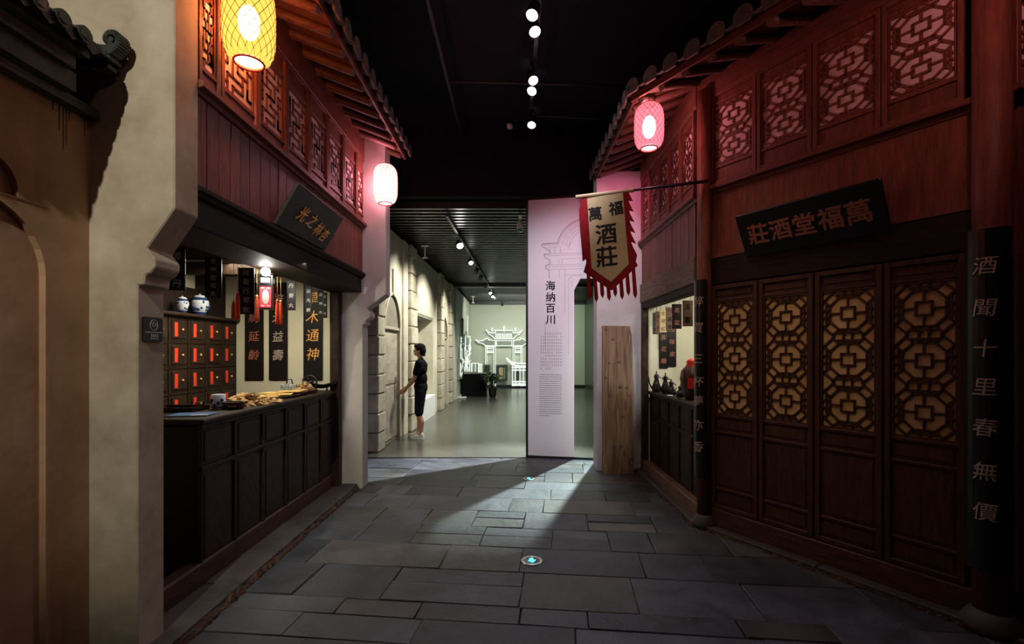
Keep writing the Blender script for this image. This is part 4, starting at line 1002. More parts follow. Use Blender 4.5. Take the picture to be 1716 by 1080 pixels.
for q in range(4): a = q * PI / 2 + .4; w_.tube([(0, 0, .1), (.072 * math.cos(a), 0, .1 + .072 * math.sin(a))], .006, 5)
w_.build('wheel', 'blackm', k); MB().tube([(0, -.09, .10), (0, .09, .10)], .008, 8).build('axle', 'wood_cnt', k); MB().box(-.06, .06, -.03, .03, 0, .022).build('foot', 'blackm', k)
k = empty('iron_mortar', (-2.08, 5.22, z), .3, label='dark boat-shaped iron herb mortar at the far end of the left counter', cat='mortar')
n = 14; vs_ = []
for i in range(n + 1):
    t = -1 + 2 * i / n; wd = .045 * math.sqrt(max(0, 1 - t * t)) + .004; zb_ = .03 + .06 * t * t; zt_ = .075 + .05 * t * t
    vs_ += [(t * .15, -wd, zt_), (t * .15, -wd * .5, zb_), (t * .15, wd * .5, zb_), (t * .15, wd, zt_)]
MB().add(vs_, [(i * 4 + q, i * 4 + q + 1, i * 4 + 5 + q, i * 4 + 4 + q) for i in range(n) for q in range(3)], True).build('trough', 'blackm', k)
MB().box(-.06, -.045, -.035, .035, 0, .04).box(.045, .06, -.035, .035, 0, .04).build('feet', 'blackm', k)

# ------------------------------------------------------------------ wine shop interior
MB().box(1.75, 3.3, 6.17, 6.2, 0, 2.45).build('wall_wine_end', 'cream', kind='structure')
MB().prism([(1.72, 4.4), (1.72, 6.17), (3.3, 6.17), (3.3, 2.7), (2.72, 2.72)], 2.40, 2.45, 'xy').build('ceiling_shop_right', 'wood_blk', kind='structure')
MB().box(3.3, 3.35, 2.7, 6.2, 0, 2.45).build('wall_wine_back', 'cream', kind='structure')
scroll('wall_scroll', 'black wall scroll, left of the pair behind the wine shop counter', (1.955, 6.158), 0, .115, 1.98, 1.34, '至客花雕', .075, 'gold_d', step=.15, top=.02)
scroll('wall_scroll', 'black wall scroll, right of the pair behind the wine shop counter', (2.065, 6.158), 0, .105, 1.98, 1.36, '知味來', .075, 'gold_d', step=.16, top=.06)
pw = [(1.80, 4.97, 'raw_b', '玉露', 2.085, 1.815, .105), (1.765, 5.2, 'lacquer', '高粱', 2.07, 1.80, .10), (1.77, 5.45, 'wicker', '竹葉青', 2.06, 1.79, .085), (1.76, 5.65, 'raw_b2', '女兒紅', 2.05, 1.78, .085),
      (1.76, 5.84, 'wicker', '老窖', 2.045, 1.775, .07), (1.765, 5.98, 'plaque', '花雕', 2.04, 1.77, .065)]
M['raw_b'] = mat('tan_sign_wood', (.32, .18, .09), .6, scale=5, stretch=V, col2=(.2, .1, .05)); M['raw_b2'] = mat('pale_sign_wood', (.55, .42, .22), .6, scale=5, stretch=V, col2=(.4, .28, .13))
MB().box(1.765, 1.845, 4.5, 6.16, 2.12, 2.15).build('trim_18', 'wood_blk', kind='structure')
for i, (x, y, m, t, zt, zb, w) in enumerate(pw):
    lab = ['tan hanging wine sign nearest the couplet post', 'black hanging wine sign, second from the couplet post', 'brown hanging wine sign, third from the couplet post', 'pale wooden hanging wine sign in the middle of the row',
           'dark brown hanging wine sign left of the pale one', 'grey hanging wine sign at the left end of the row'][i]
    hang_plaque(lab, x + .03, y, -.12, w, zt, zb, t, m, 'ink' if m != 'lacquer' else 'gold_d', cord=2.12)
def pot(x, y, s_, label, tall=1.0):
    k = empty('wine_pot', (x, y, 1.05), R.uniform(2.3, 3.6), label=label, cat='pot')
    MB().lathe([(.03, 0), (.05, .01), (.055, .04 * tall), (.035, .09 * tall), (.022, .12 * tall), (.03, .15 * tall), (.03, .155 * tall), (.001, .16 * tall)], n=20).xf(Matrix.Scale(s_, 4)).build('body', 'pewter', k)
    MB().lathe([(.028, .155 * tall), (.012, .17 * tall), (.006, .18 * tall), (.009, .19 * tall), (.001, .2 * tall)], n=14).xf(Matrix.Scale(s_, 4)).build('lid', 'pewter', k)
    MB().tube([(.05, 0, .04), (.08, 0, .08 * tall), (.09, 0, .14 * tall), (.105, 0, .155 * tall)], [.010, .008, .006, .005], 8).xf(Matrix.Scale(s_, 4)).build('spout', 'pewter', k)
    MB().tube([(-.03, 0, .14 * tall), (-.07, 0, .13 * tall), (-.08, 0, .08 * tall), (-.05, 0, .04)], .006, 8).xf(Matrix.Scale(s_, 4)).build('handle', 'pewter', k)
pot(1.80, 5.95, 1.05, 'dark wine pot with curved spout, farthest left on the wine counter', 1.25)
pot(1.845, 5.74, 1.0, 'dark wine pot with pointed lid, second from the left', 1.25)
pot(1.835, 5.50, .95, 'dark wine pot in the middle of the wine counter')
pot(1.86, 5.27, .9, 'squat dark wine pot just left of the big jar', .8)
k = empty('wine_jar', (1.905, 5.02, 1.05), 0, label='large brown glazed wine jar with red paper wrapped over its mouth', cat='jar')
MB().lathe([(.075, 0), (.085, .02), (.12, .12), (.135, .22), (.12, .30), (.08, .345), (.055, .36)], n=28).build('body', 'clay', k)
MB().lathe([(.085, .33), (.078, .35), (.065, .37), (.068, .395), (.05, .42), (.001, .43)], n=14).build('cloth_cover', 'red_paper', k)
MB().box(-.035, .035, -.142, -.137, .12, .23).build('paper_label', 'red_paper', k, rot=(0, 0, -.5))
k = empty('white_dish', (1.775, 5.36, 1.05), 0, label='small white saucer in front of the wine pots', cat='dish')
MB().lathe([(.001, 0), (.02, 0), (.035, .012), (.032, .013), (.018, .004), (.001, .004)], n=20, caps=False).build('saucer', 'white', k)
# ------------------------------------------------------------------ the white exhibition room behind
MB().box(-3.2, 3.3, 6.972, 21, -.1, .006).build('floor_back_room', 'concrete', kind='structure')
MB().box(-3.2, 3.3, 6.95, 6.972, -.1, .010).build('trim_17', 'blackm', kind='structure')
cl = MB().box(-3.2, 3.3, 7.05, 21, 3.80, 3.9).build('ceiling_back_room', 'black', kind='structure')
slm = MB().box(-2.65, 2.65, -.035, .035, -.05, .05).mesh('slat'); M['slat'] = mat('dark_slat', (.018, .019, .017), .36, spec=.5)
for i in range(78):
    y = 7.16 + i * .172
    if 15.0 < y < 15.25: continue
    link('slat', slm, 'slat', cl, (.5, y, 3.74))
MB().box(-2.2, 3.15, 15.03, 15.22, 3.60, 3.80).build('ceiling_trim', 'blackm', kind='structure')
MB().box(-2.2, 3.15, 20.1, 20.55, 3.58, 3.80).build('ceiling_trim', 'blackm', kind='structure')
M['gal'] = mat('gallery_white', (.60, .63, .52), .8, spec=.2)
MB().box(-3.2, 3.3, 20.6, 20.7, 0, 3.8).build('wall_far', 'gal', kind='structure')
MB().box(-1.8, 3.14, 20.55, 20.6, 0, .12).build('baseboard_far', 'blackm', kind='structure')
MB().box(3.14, 3.2, 13.6, 20.6, 0, 3.8).build('wall_right_far', 'green_d', kind='structure')
MB().box(2.4, 3.2, 7.05, 7.1, 0, 3.8).box(3.14, 3.2, 7.05, 13.6, 0, 3.8).build('wall_right_back_room', 'green_d', kind='structure')
MB().box(-1.88, -1.80, 15.4, 20.6, 0, 3.62).build('wall_art', 'gal', kind='structure')
MB().box(-2.4, -1.88, 15.3, 20.6, 0, 3.8).build('wall_art_core', 'black', kind='structure')
# arcade wall on the left
FA = Fr(-2.06, 7.5, math.radians(88.7))
MB().box(-.05, 7.8, .42, .48, 0, 3.8).build('wall_arcade', 'render', None, FA.pt(0), (0, 0, FA.a), kind='structure')
def arched_bay(name, u0, u1, a0, a1, zs, zt, top, m, key=True):
    k = FA.root(name, 0, 0, 0, kind='structure'); r = (a1 - a0) / 2; c = (a0 + a1) / 2
    arc = [(c - r * math.cos(PI * i / 16), zs + (zt - zs) * math.sin(PI * i / 16)) for i in range(17)]
    MB().box(u0, a0, .0, .28, 0, zs).build('jamb', m, k); MB().box(a1, u1, .0, .28, 0, zs).build('jamb', m, k)
    MB().prism([(u0, zs)] + arc + [(u1, zs), (u1, top), (u0, top)], 0, .28).build('spandrel', m, k)
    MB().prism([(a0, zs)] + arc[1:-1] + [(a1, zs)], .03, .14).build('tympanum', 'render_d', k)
    pbox('sill', 'marble', k, a0, a1, .01, .14, zs - .05, zs, .004)
    MB().box(a0, a1, .06, .16, 0, zs - .05).build('niche_panel', 'marble', k)
    for z0, z1 in ((.05, .95), (1.0, zs - .12)): pbox('niche_slab', 'marble', k, a0 + .03, a1 - .03, .045, .06, z0, z1, .006)
    if key: pbox('keystone', 'quoin', k, c - .05, c + .05, -.03, 0, zt - .02, zt + .42, .006)
    ed = MB(); 
    for i in range(16): ed.prism(thick_curve([arc[i], arc[i + 1]], [.05, .05]), -.015, .0)
    ed.build('arch_moulding', m, k)
def quoins(u0, u1, w0, h, zt, name='wall_quoin_pier'):
    k = FA.root(name, 0, 0, 0, kind='structure'); MB().box(u0 + .02, u1 - .02, w0 + .02, .28, 0, zt).build('pier_core', 'render_d', k)
    z = 0; i = 0
    while z < zt - .05:
        h_ = min(h, zt - z); d = .012 * (i % 2)
        pbox('quoin_block', 'quoin', k, u0 - d, u1 + d, w0 - d, .27, z + .008, z + h_ - .008, .014); z += h_; i += 1
quoins(-.2, .17, -.02, .30, 2.43)
MB().box(-.2, .17, .10, .28, 2.43, 3.62).build('wall_arcade_upper', 'render', None, FA.pt(0), (0, 0, FA.a), kind='structure')
arched_bay('wall_arch_near', .17, 1.30, .21, 1.17, 1.98, 2.55, 3.62, 'render')
MB().box(1.3, 1.62, -.04, .28, 0, 3.62).build('wall_pilaster_strip', 'render', None, FA.pt(0), (0, 0, FA.a), kind='structure', bev=.01)
quoins(1.66, 2.16, -.10, .34, 3.62)
k = FA.root('wall_bay_middle', 0, 0, 0, kind='structure')
MB().box(2.16, 4.95, 0, .28, 2.38, 3.62).build('wall_panel', 'render', k)
MB().box(4.35, 4.95, -.0, .40, 0, 2.38).build('wall_panel', 'render', k)
MB().box(2.16, 4.35, .38, .42, 0, 2.38).build('recess_back', 'gal', k)
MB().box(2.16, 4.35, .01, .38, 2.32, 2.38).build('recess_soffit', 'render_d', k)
pbox('white_plinth', 'white', k, 2.16, 4.34, -.06, .37, 0, .50, .006)
for i, (u, z) in enumerate([(2.7, 1.5), (2.75, .95), (3.4, 1.3)]):
    p = FA.root('framed_print', u, .378, z, label=['upper framed print in the arcade recess behind the person', 'lower framed print in the arcade recess behind the person', 'framed print at the far side of the arcade recess'][i], cat='picture')
    frame_mb(-.17, .17, -.2, .2, .02, -.02, 0).build('frame', 'grey_pipe', p); MB().box(-.15, .15, -.01, 0, -.18, .18).build('print', 'white', p)
    d = MB(); 
    for q in range(5): d.box(-.11, .11 - .03 * (q % 2), -.012, -.01, .1 - q * .05, .115 - q * .05)
    d.build('print_lines', 'line', p)
quoins(4.95, 5.45, -.10, .34, 3.62)
arched_bay('wall_arch_far', 5.45, 6.85, 5.65, 6.6, 1.98, 2.55, 3.62, 'render')
quoins(6.85, 7.35, -.08, .34, 3.62)
MB().box(7.35, 7.8, .0, .28, 0, 3.8).build('wall_end_dark', 'green_d', None, FA.pt(0), (0, 0, FA.a), kind='structure')
k = FA.root('oval_panel', 7.62, -.04, 1.45, label='tall white oval display panel at the far end of the arcade', cat='panel')
MB().prism([(.19 * math.cos(2 * PI * i / 32), 1.05 * math.sin(2 * PI * i / 32)) for i in range(32)], -.02, .02).build('panel', 'white', k, bev=.004)
MB().prism([(.205 * math.cos(2 * PI * i / 32), 1.08 * math.sin(2 * PI * i / 32)) for i in range(32)], .02, .03).build('rim', 'blackm', k)
# glowing engraved gateway relief on the far wall
def fw(x, y): px = 760 + x / 5.4; py = 480 + y / 5.4; return ((px - 858) / 800 * 20.45, 1.55 + (590 - py) / 800 * 20.45)
pf = empty('gateway_relief', (0, 20.50, 0), 0, label='white glowing relief of a traditional memorial gateway with upturned roofs on the far wall', cat='relief')
def outline(pts, w=.024, closed=False, mb=None, f=fw, ya=-.06, yb=-.02):
    P_ = [f(*p) for p in pts]
    if closed: P_.append(P_[0])
    for a, b in zip(P_[:-1], P_[1:]): mb.bar(a, b, w, ya, yb)
def body(pts, nm, m='sculpt', y0_=-.03, y1_=.06): return MB().prism([fw(*p) for p in pts], y0_, y1_).build(nm, m, pf)
roofc = [(296, 396), (312, 412), (350, 424), (380, 420), (380, 400), (535, 400), (540, 420), (575, 424), (605, 410), (622, 398), (600, 430), (560, 455), (540, 478), (378, 478), (350, 452), (318, 432)]
body(roofc, 'centre_roof'); body([(388, 492), (528, 492), (528, 540), (388, 540)], 'name_tablet')
rl = [(202, 485), (225, 495), (262, 492), (295, 476), (312, 470), (318, 486), (375, 490), (380, 540), (290, 540), (268, 522), (225, 510)]
body(rl, 'side_roof'); rl2 = [(920 - x, y) for x, y in rl]; body(rl2, 'side_roof')
for x0, x1 in ((290, 300), (366, 378), (540, 552), (612, 622)): body([(x0, 540), (x1, 540), (x1, 905), (x0, 905)], 'gate_column')
for a, b in (((300, 565), (366, 585)), ((552, 565), (612, 585))): body([(a[0], a[1]), (b[0], a[1]), (b[0], b[1]), (a[0], b[1])], 'tie_beam')
og = MB()
outline(roofc, .022, True, og); outline(rl, .022, True, og); outline(rl2, .022, True, og); outline([(388, 492), (528, 492), (528, 540), (388, 540)], .022, True, og)
for x in (288, 302, 364, 380, 538, 554, 610, 624): outline([(x, 542), (x, 905)], .016, False, og)
for y in (548, 563, 587, 600): outline([(302, y), (364, y)], .03, False, og); outline([(554, y), (610, y)], .03, False, og)
for x in (457,): outline([(x, 368), (x, 402)], .06, False, og)
for x in (350, 560): outline([(x, 385), (x, 402)], .06, False, og)
for i in range(12): outline([(385 + i * 12.5, 430), (380 + i * 13.5, 470)], .02, False, og)
og.build('glowing_edge', 'glow', pf)
lb2 = [(484, 655), (500, 678), (530, 705), (575, 722), (700, 722), (700, 700), (580, 697), (530, 690)]
pv = empty('pavilion_relief', (0, 20.30, 0), 0, label='lower glowing pavilion relief right of the framed window panel on the far wall', cat='relief')
MB().prism([fw(*p) for p in lb2], -.05, .1).build('curved_roof', 'sculpt', pv); MB().prism([fw(*p) for p in [(530, 735), (700, 735), (700, 900), (530, 900)]], -.02, .1).build('hall', 'sculpt', pv)
og = MB(); outline(lb2, .05, True, og, ya=-.09, yb=-.05)
for x in (532, 560, 600, 632): outline([(x, 725), (x, 895)], .022, False, og)
for y in (735, 760, 862, 882, 896): outline([(530, y), (690, y)], .03, False, og)
og.build('glowing_edge', 'glow', pv); MB().prism([fw(*p) for p in [(566, 765), (596, 765), (596, 850), (566, 850)]], -.04, -.02).build('dark_opening', 'green_d', pv)
fp = empty('lattice_window_panel', (0, 20.44, 0), 0, label='dark framed window panel glowing inside, in the centre of the gateway relief', cat='panel')
a_, b_ = fw(385, 712), fw(488, 858)
frame_mb(a_[0], b_[0], b_[1], a_[1], .09, -.05, .04).build('frame', 'green_d', fp)
a2, b2_ = fw(400, 725), fw(474, 845); MB().box(a2[0], b2_[0], -.01, .04, b2_[1], a2[1]).build('light_panel', 'gal', fp)
d = MB()
for x0, x1 in ((402, 412), (450, 460), (466, 472)): q0, q1 = fw(x0, 725), fw(x1, 845); d.box(q0[0], q1[0], -.03, -.01, q1[1], q0[1])
d.build('mullion', 'green_d', fp)
q0, q1 = fw(424, 735), fw(444, 840); MB().box(q0[0], q1[0], -.03, -.01, q1[1], q0[1]).build('yellow_scroll', 'herb_y', fp)
rw = empty('street_relief', (0, 20.40, 0), 0, label='low glowing relief of street fronts behind the dark desk', cat='relief')
for i, (x0, x1, y0_, y1_) in enumerate([(92, 110, 700, 790), (112, 165, 705, 785), (168, 228, 698, 790), (232, 258, 705, 790)]):
    MB().prism([fw(x0, y0_), fw(x1, y0_), fw(x1, y1_), fw(x0, y1_)], -.02, .1).build('house_front', 'sculpt', rw)
    g_ = MB(); outline([(x0, y0_), (x1, y0_), (x1, y1_), (x0, y1_)], .022, True, g_, ya=-.05, yb=-.02); outline([((x0 + x1) / 2, y0_), ((x0 + x1) / 2, y1_)], .02, False, g_, ya=-.05, yb=-.02); g_.build('glowing_edge', 'glow', rw)
gp2 = empty('green_window', (0, 20.42, 0), 0, label='dark green glass window panel left of the gateway columns', cat='panel')
a_, b_ = fw(264, 706), fw(338, 790); MB().box(a_[0], b_[0], -.01, .08, b_[1], a_[1]).build('glass', 'green_d', gp2); frame_mb(a_[0], b_[0], b_[1], a_[1], .05, -.05, -.01).build('frame', 'sculpt', gp2)
# tower relief on the side wall
tw = empty('tower_relief', (-1.795, 17.2, 0), PI / 2, label='bright white relief of a pointed tower and city skyline on the left gallery wall', cat='relief')
r8 = random.Random(3)
MB().prism([(1.55, 1.5), (1.62, 2.2), (1.75, 2.45), (1.88, 3.0), (1.95, 3.0), (2.05, 2.5), (2.12, 2.2), (2.15, 1.5)], -.05, 0).build('spire', 'white', tw)
for i in range(14):
    u = -1.5 + i * .30; h_ = r8.uniform(.5, 1.5) + (1.0 if i in (4, 5, 9) else 0)
    pbox('tower_block', 'sculpt', tw, u, u + .24, -.05 - .02 * (i % 3), 0, .62, .62 + h_, .01)
g_ = MB()
for i in range(60):
    u = r8.uniform(-1.4, 2.6); z_ = r8.uniform(.7, 2.2); g_.box(u, u + r8.uniform(.03, .2), -.10, -.08, z_, z_ + .025)
for i in range(40):
    u = r8.uniform(-1.4, 2.6); z_ = r8.uniform(.6, 1.8); g_.box(u, u + .02, -.10, -.08, z_, z_ + r8.uniform(.1, .5))
g_.build('glowing_edge', 'glow', tw, kind='stuff')
dk = empty('reception_desk', (-1.32, 17.0, 0), 0, label='black box shaped desk in front of the glowing street relief', cat='desk')
MB().box(-.42, .42, -.45, .45, 0, .76).build('body', 'black', dk); pbox('top', 'blackm', dk, -.44, .44, -.47, .47, .76, .79, .006)
MB().box(-.40, .1, .2, .4, .79, .83).build('white_tray', 'white', dk)
st_ = empty('floor_socket', (-1.72, 15.9, 0), 0, label='low white floor stand at the foot of the oval panel', cat='stand')
MB().box(-.2, .2, -.15, .15, .01, .05).build('plate', 'white', st_, bev=.01); MB().lathe([(.03, .05), (.03, .12), (.05, .13)], n=12).build('stem', 'white', st_)
pp = empty('potted_plant', (-.66, 16.25, 0), 0, label='leafy green potted plant beside the black desk', cat='plant')
MB().lathe([(.09, 0), (.12, .05), (.15, .32), (.16, .33), (.14, .33), (.12, .28), (.001, .28)], n=24, caps=False).build('pot', 'pewter', pp)
r9 = random.Random(12); lf = []
for v_ in range(3):
    n = 6; vv = []; l = .26
    for i in range(n + 1):
        t = i / n; w = .05 * math.sin(PI * min(1, t * .92 + .06)) ; z_ = .10 * math.sin(t * 2.2) * (1 + .3 * v_) - .10 * t * t * v_
        vv += [(-w, t * l, z_ - .01), (0, t * l, z_), (w, t * l, z_ - .01)]
    lf.append(MB().add(vv, [f for i in range(n) for f in ((i * 3, i * 3 + 1, i * 3 + 4, i * 3 + 3), (i * 3 + 1, i * 3 + 2, i * 3 + 5, i * 3 + 4))], True).mesh('leaf'))
stm = MB()
for s_ in range(9):
    a = r9.uniform(0, 2 * PI); rad = r9.uniform(.08, .28); top = r9.uniform(.55, .86); tip = (rad * math.cos(a), rad * math.sin(a), top)
    stm.tube([(.02 * math.cos(a), .02 * math.sin(a), .28), (rad * .4 * math.cos(a), rad * .4 * math.sin(a), .28 + (top - .28) * .6), tip], .007, 5)
    for q in range(6):
        t = .35 + .65 * q / 5; p = (tip[0] * t, tip[1] * t, .28 + (top - .28) * (t ** .7))
        link('leaf', lf[q % 3], 'leaf', pp, p, (r9.uniform(-.3, .5), r9.uniform(-.4, .4), r9.uniform(0, 2 * PI)))
stm.build('stems', 'leaf', pp)

# ------------------------------------------------------------------ track lights
def spot_head(name, label, loc, aim, m_lens='lens', r=.055, L=.16, stem=.12, body='blackm', cat='spotlight', group=None):
    k = empty(name, loc, 0, label=label, cat=cat, group=group)
    q = (Vector(aim) - Vector(loc)).to_track_quat('-Z', 'Y').to_matrix().to_4x4()
    MB().lathe([(r * .6, .5 * L), (r * .9, .45 * L), (r, .2 * L), (r, -.5 * L), (r * .93, -.5 * L), (r * .93, -.44 * L)], n=20, caps=False).xf(q).build('housing', body, k)
    MB().lathe([(.001, -.42 * L), (r * .93, -.42 * L)], n=20, caps=False).xf(q).build('lens', m_lens, k)
    MB().tube([(0, 0, .02), (0, 0, stem)], .010, 6).box(-.02, .02, -.05, .05, stem - .01, stem + .02).build('bracket', body, k)
    return k
k = empty('light_track', (.24, 0, 4.66), 0, label='black ceiling light track running down the middle of the dark hall', cat='track')
MB().box(-.02, .02, -3.0, 6.8, -.02, .02).build('rail', 'blackm', k); hg = MB()
for y in (-2, 1, 3.2, 4.8, 6.5): hg.box(-.006, .006, y, y + .012, .02, .14)
hg.build('hanger', 'blackm', k)
HT = [(.19, 4.19, (-.9, 2.0, 0), 'overhead hall spotlight at the top edge of the picture'), (.20, 4.41, (.9, 2.0, 0), 'hall spotlight just below the topmost one'),
      (.22, 5.21, (1.0, 2.2, 0), 'third hall spotlight from the top'), (.24, 5.42, (-1.0, 2.4, 0), 'fourth hall spotlight from the top'), (.26, 6.22, (-.2, 3.4, 0), 'farthest hall spotlight, nearest the back room')]
for x, y, aim, lab in HT:
    spot_head('track_spotlight', lab, (x, y, 4.55), aim)
    lamp_spot((x + (aim[0] - x) * .03, y + (aim[1] - y) * .03, 4.55 - .14), (aim[0], aim[1], 0), 12, 75, .9, (.82, .9, 1), .05)
k = empty('ceiling_pipe', (-.76, 0, 4.63), 0, label='long thin grey pipe running along the dark ceiling left of the spotlights', cat='pipe'); MB().tube([(-.04, -3, 0), (.04, 6.9, 0)], .018, 8).build('pipe', 'grey_pipe', k)
MB().box(-.006, .006, 2, 2.02, .01, .17).box(-.006, .006, 5, 5.02, .01, .17).build('hanger', 'grey_pipe', k)
for i, (x0, x1, y) in enumerate([(-.75, 1.4, 5.45), (.28, 1.5, 6.25)]):
    k = empty('cross_pipe', (0, y, 4.64), 0, label=['thin grey cross pipe passing behind the fourth spotlight', 'short grey cross pipe beside the farthest spotlight'][i], cat='pipe')
    MB().tube([(x0, 0, 0), (x1, .1, .0)], .010, 6).build('pipe', 'grey_pipe', k); MB().box(x1 - .2, x1 - .19, .08, .10, 0, .16).build('hanger', 'grey_pipe', k)
k = empty('smoke_detector', (-.03, 6.8, 4.76), 0, label='tiny white smoke detector on the black ceiling', cat='detector'); MB().lathe([(.001, -.03), (.03, -.03), (.045, -.01), (.05, .03)], n=16).build('cover', 'white', k)
k = empty('light_track', (0, 0, 3.64), 0, label='black light track with many spots on the slatted ceiling of the back room', cat='track')
MB().prism([(-1.02, 7.3), (-.98, 7.3), (-.60, 18.2), (-.64, 18.2)], -.015, .03, 'xy').build('rail', 'blackm', k)
labs = ['brightest white spotlight on the back room ceiling', 'second spotlight from the front on the back room track', 'third spotlight from the front on the back room track', 'fourth spotlight on the back room track',
        'fifth spotlight on the back room track', 'sixth spotlight on the back room track', 'seventh spotlight on the back room track', 'last spotlight on the back room track']
for i, (y, lit) in enumerate([(8.65, 1), (10.3, 1), (11.5, 0), (12.5, 0), (14.0, 0), (15.6, 1), (16.6, 1), (17.6, 0)]):
    x = -1.0 + (y - 7.3) * .0348
    spot_head('gallery_spotlight', labs[i], (x, y, 3.50), (-.4, y - 1.6, 2.2) if lit else (-1.9, y + .5, 1.2), 'bulb' if i == 0 else ('lens' if lit else 'blackm'), .06 if i == 0 else .05, .15, .14)
for i, (x, y, lab) in enumerate([(.9, 19.0, 'small dark spotlight hanging in front of the far wall at right'), (-.4, 19.4, 'small dark spotlight left of the one at right, before the far wall'), (1.0, 14.2, 'white rimmed spotlight near the black glass frame')]):
    spot_head('gallery_spotlight', lab, (x, y, 3.50), (x, 20.5, 2), 'blackm', .05, .16, .16)
k = spot_head('ceiling_camera', 'white ceiling camera on a bracket near the top of the black frame', (.13, 7.5, 3.53), (.13, 6.8, 2.6), 'blackm', .045, .20, .14, 'white', 'camera')
for i, (x, y) in enumerate([(-1.75, 9.6), (-1.5, 18.4)]):
    k = empty('ceiling_bracket', (x, y, 3.45), 0, label=['small white ceiling bracket above the arcade wall', 'small white ceiling bracket over the tower relief'][i], cat='bracket')
    MB().box(-.07, .07, -.02, .02, .22, .25).box(-.012, .012, -.012, .012, .0, .22).box(-.05, .05, -.02, .02, -.02, 0).build('bracket', 'white', k)

# ------------------------------------------------------------------ the visitor
def blob(name, parts, m, parent=None, vox=.008, smooth=4, xf=None):
    """one continuous skin grown round tapered limbs: (p0, r0, p1, r1) or (centre, (rx, ry, rz))"""
    mb = MB()
    for p in parts:
        if len(p) == 2: mb.ball(p[0], 1, 16, 10, p[1])
        else:
            a, ra, b, rb = p; mb.ball(a, ra, 12, 8); mb.ball(b, rb, 12, 8); mb.tube([a, b], [ra, rb], 12)
    me = mb.mesh('tmp'); o = bpy.data.objects.new('tmp', me); C.objects.link(o)
    r_ = o.modifiers.new('r', 'REMESH'); r_.mode = 'VOXEL'; r_.voxel_size = vox; r_.use_smooth_shade = True
    s_ = o.modifiers.new('s', 'SMOOTH'); s_.iterations = smooth; s_.factor = .5
    bpy.context.view_layer.update(); dg = bpy.context.evaluated_depsgraph_get()
    m2 = bpy.data.meshes.new_from_object(o.evaluated_get(dg)); bpy.data.objects.remove(o); m2.name = name
    m2.polygons.foreach_set('use_smooth', [True] * len(m2.polygons)); m2.materials.clear()
    return link(name, m2, m, parent)
pe = empty('person', (-1.635, 8.55, .006), -PI / 2, label='person in black T-shirt and knee-length dark shorts standing in profile, hands held forward', cat='person')
# local: forward = -y, the person's left = +x (towards the photographer)
def hand(wr, d, side):
    """palm and five fingers; d = pointing direction, curled a little"""
    d = Vector(d).normalized(); up = Vector((0, -.5, .85)); lat = Vector((1, 0, 0)); nrm = d.cross(lat).normalized(); out = []
    w = Vector(wr); palm = w + d * .05
    out.append((tuple(w), .021, tuple(w + d * .075), .019)); 
    for i, (o_, l) in enumerate([(-.027, .062), (-.009, .070), (.009, .066), (.026, .052)]):
        k0 = w + d * .03 + nrm * o_; k1 = w + d * .085 + nrm * o_ * 1.05
        k2 = k1 + (d + lat * -side * .35).normalized() * l * .55; k3 = k2 + (d * .7 + lat * -side * .8).normalized() * l * .5
        out += [(tuple(k0), .011, tuple(k1), .0095), (tuple(k1), .0092, tuple(k2), .0082), (tuple(k2), .0082, tuple(k3), .0068)]
    t0 = w + d * .02 - nrm * .02; t1 = w + d * .05 - nrm * .045 + lat * -side * .015; t2 = t1 + (d * .8 - nrm * .3).normalized() * .036
    out += [(tuple(t0), .013, tuple(t1), .0105), (tuple(t1), .0105, tuple(t2), .008)]
    return out
hip = .87; B = []
legs = {1: ((.085, 0, hip), (.095, -.025, .47), (.10, .02, .085), -.01), -1: ((-.085, 0, hip), (-.085, -.05, .47), (-.10, -.055, .085), -.075)}
for s_, (h_, kn, an, fy) in legs.items():
    B += [(h_, .078, kn, .052), (kn, .050, (an[0], an[1] + .015, .30), .048), ((an[0], an[1] + .015, .30), .046, an, .032), (an, .034, (an[0], an[1] - .04, .035), .03), ((an[0], an[1] + .02, .035), .03, (an[0], an[1] - .13, .025), .028)]
B += [((0, .01, .92), (.155, .105, .12)), ((0, .0, 1.10), (.135, .095, .16)), ((0, .0, 1.26), (.165, .10, .15)), ((-.15, .0, 1.345), .05, (.15, .0, 1.345), .05)]
B += [((0, .01, 1.34), .055, (0, -.015, 1.46), .047)]
for s_ in (1, -1):
    sh = (s_ * .18, .0, 1.335); el = (s_ * .215, -.075 if s_ > 0 else -.10, 1.075); wr = (s_ * .16, -.25, .875) if s_ > 0 else (s_ * .15, -.27, .90)
    B += [(sh, .050, el, .038), (el, .037, wr, .024)] + hand(wr, (-.02 * s_, -.80, -.50), s_)
# head, face
hc = (0, -.03, 1.565)
B += [((0, -.025, 1.585), (.072, .090, .095)), ((0, -.055, 1.525), (.052, .058, .062)), ((0, -.09, 1.49), (.028, .022, .018)),
      ((0, -.112, 1.568), .008, (0, -.128, 1.545), .012), ((0, -.118, 1.515), (.022, .009, .007)), ((0, -.116, 1.503), (.020, .009, .007))]
for s_ in (1, -1): B += [((s_ * .074, -.015, 1.56), (.010, .018, .030)), ((s_ * .03, -.102, 1.585), (.016, .010, .008))]
body_o = blob('body', B, 'skin', pe, .0065, 3)
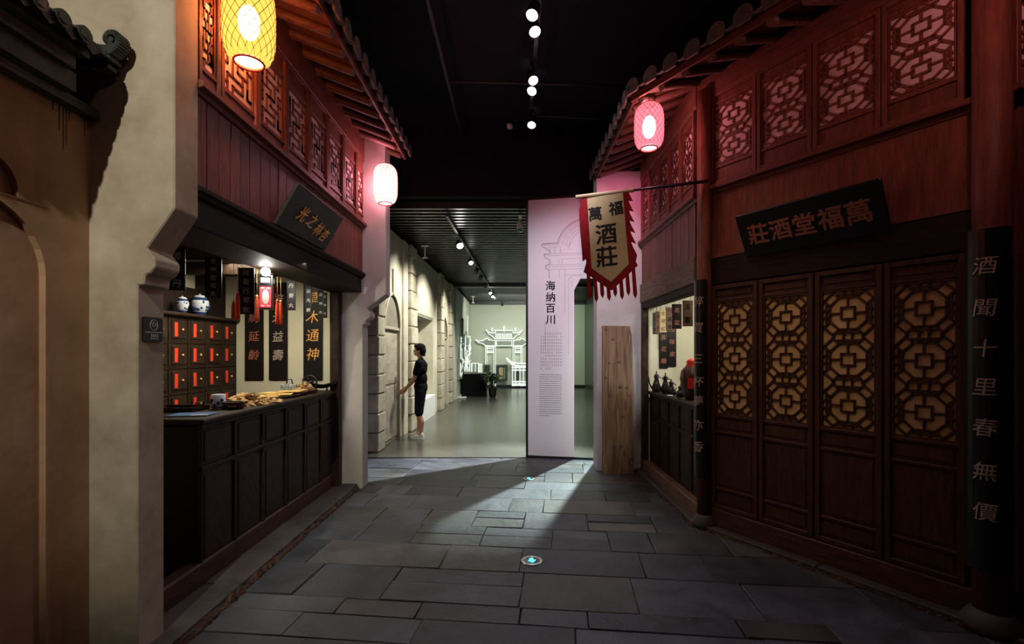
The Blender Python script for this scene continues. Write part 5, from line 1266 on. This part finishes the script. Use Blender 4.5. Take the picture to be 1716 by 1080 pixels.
# eyes
for s_ in (1, -1): MB().ball((s_ * .031, -.108, 1.573), .009, 10, 6).build('eye', 'white', pe); MB().ball((s_ * .031, -.1145, 1.573), .0045, 8, 5).build('pupil', 'ink', pe)
S_ = [((0, .0, .93), (.17, .122, .10)), ((0, .005, 1.06), (.158, .115, .16)), ((0, .0, 1.24), (.182, .118, .15)), ((-.155, .0, 1.345), .070, (.155, .0, 1.345), .070), ((0, .03, 1.30), (.13, .095, .09)), ((0, .008, 1.36), .066, (0, .0, 1.395), .058)]
for s_ in (1, -1):
    sh = (s_ * .18, .0, 1.335); S_ += [(sh, .069, (s_ * .208, -.045 if s_ > 0 else -.06, 1.17), .058)]
blob('t_shirt', S_, 'cloth_blk', pe, .009, 4)
T_ = [((0, .005, .90), (.168, .12, .11))]
for s_, (h_, kn, an, fy) in legs.items(): T_ += [((h_[0], h_[1], h_[2] - .03), .094, (kn[0], kn[1] + .01, .50), .078), ((kn[0], kn[1] + .01, .50), .078, (kn[0], kn[1] + .012, .46), .076)]
blob('shorts', T_, 'cloth_nav', pe, .009, 3)
blob('hair', [((0, -.008, 1.615), (.084, .098, .085)), ((0, .03, 1.57), (.078, .068, .095)), ((0, -.085, 1.645), (.066, .035, .032)), ((.066, -.02, 1.60), (.020, .055, .05)), ((-.066, -.02, 1.60), (.020, .055, .05)), ((0, .055, 1.50), (.055, .03, .04))], 'hair', pe, .007, 2)
for s_, (h_, kn, an, fy) in legs.items():
    sh_ = blob('shoe', [((an[0], an[1] + .028, .04), .038, (an[0], an[1] - .05, .045), .036), ((an[0], an[1] - .05, .042), .036, (an[0] + .01 * s_, an[1] - .165, .030), .030), ((an[0], an[1] + .02, .05), .040, (an[0], an[1] + .012, .085), .040)], 'shoe', pe, .007, 2)
    MB().prism([(an[0] - .042, an[1] + .06), (an[0] - .04, an[1] - .12), (an[0] - .02, an[1] - .195), (an[0] + .022, an[1] - .195), (an[0] + .044, an[1] - .12), (an[0] + .042, an[1] + .06)], .0, .018, 'xy').build('shoe_sole', 'white', pe, bev=.004)
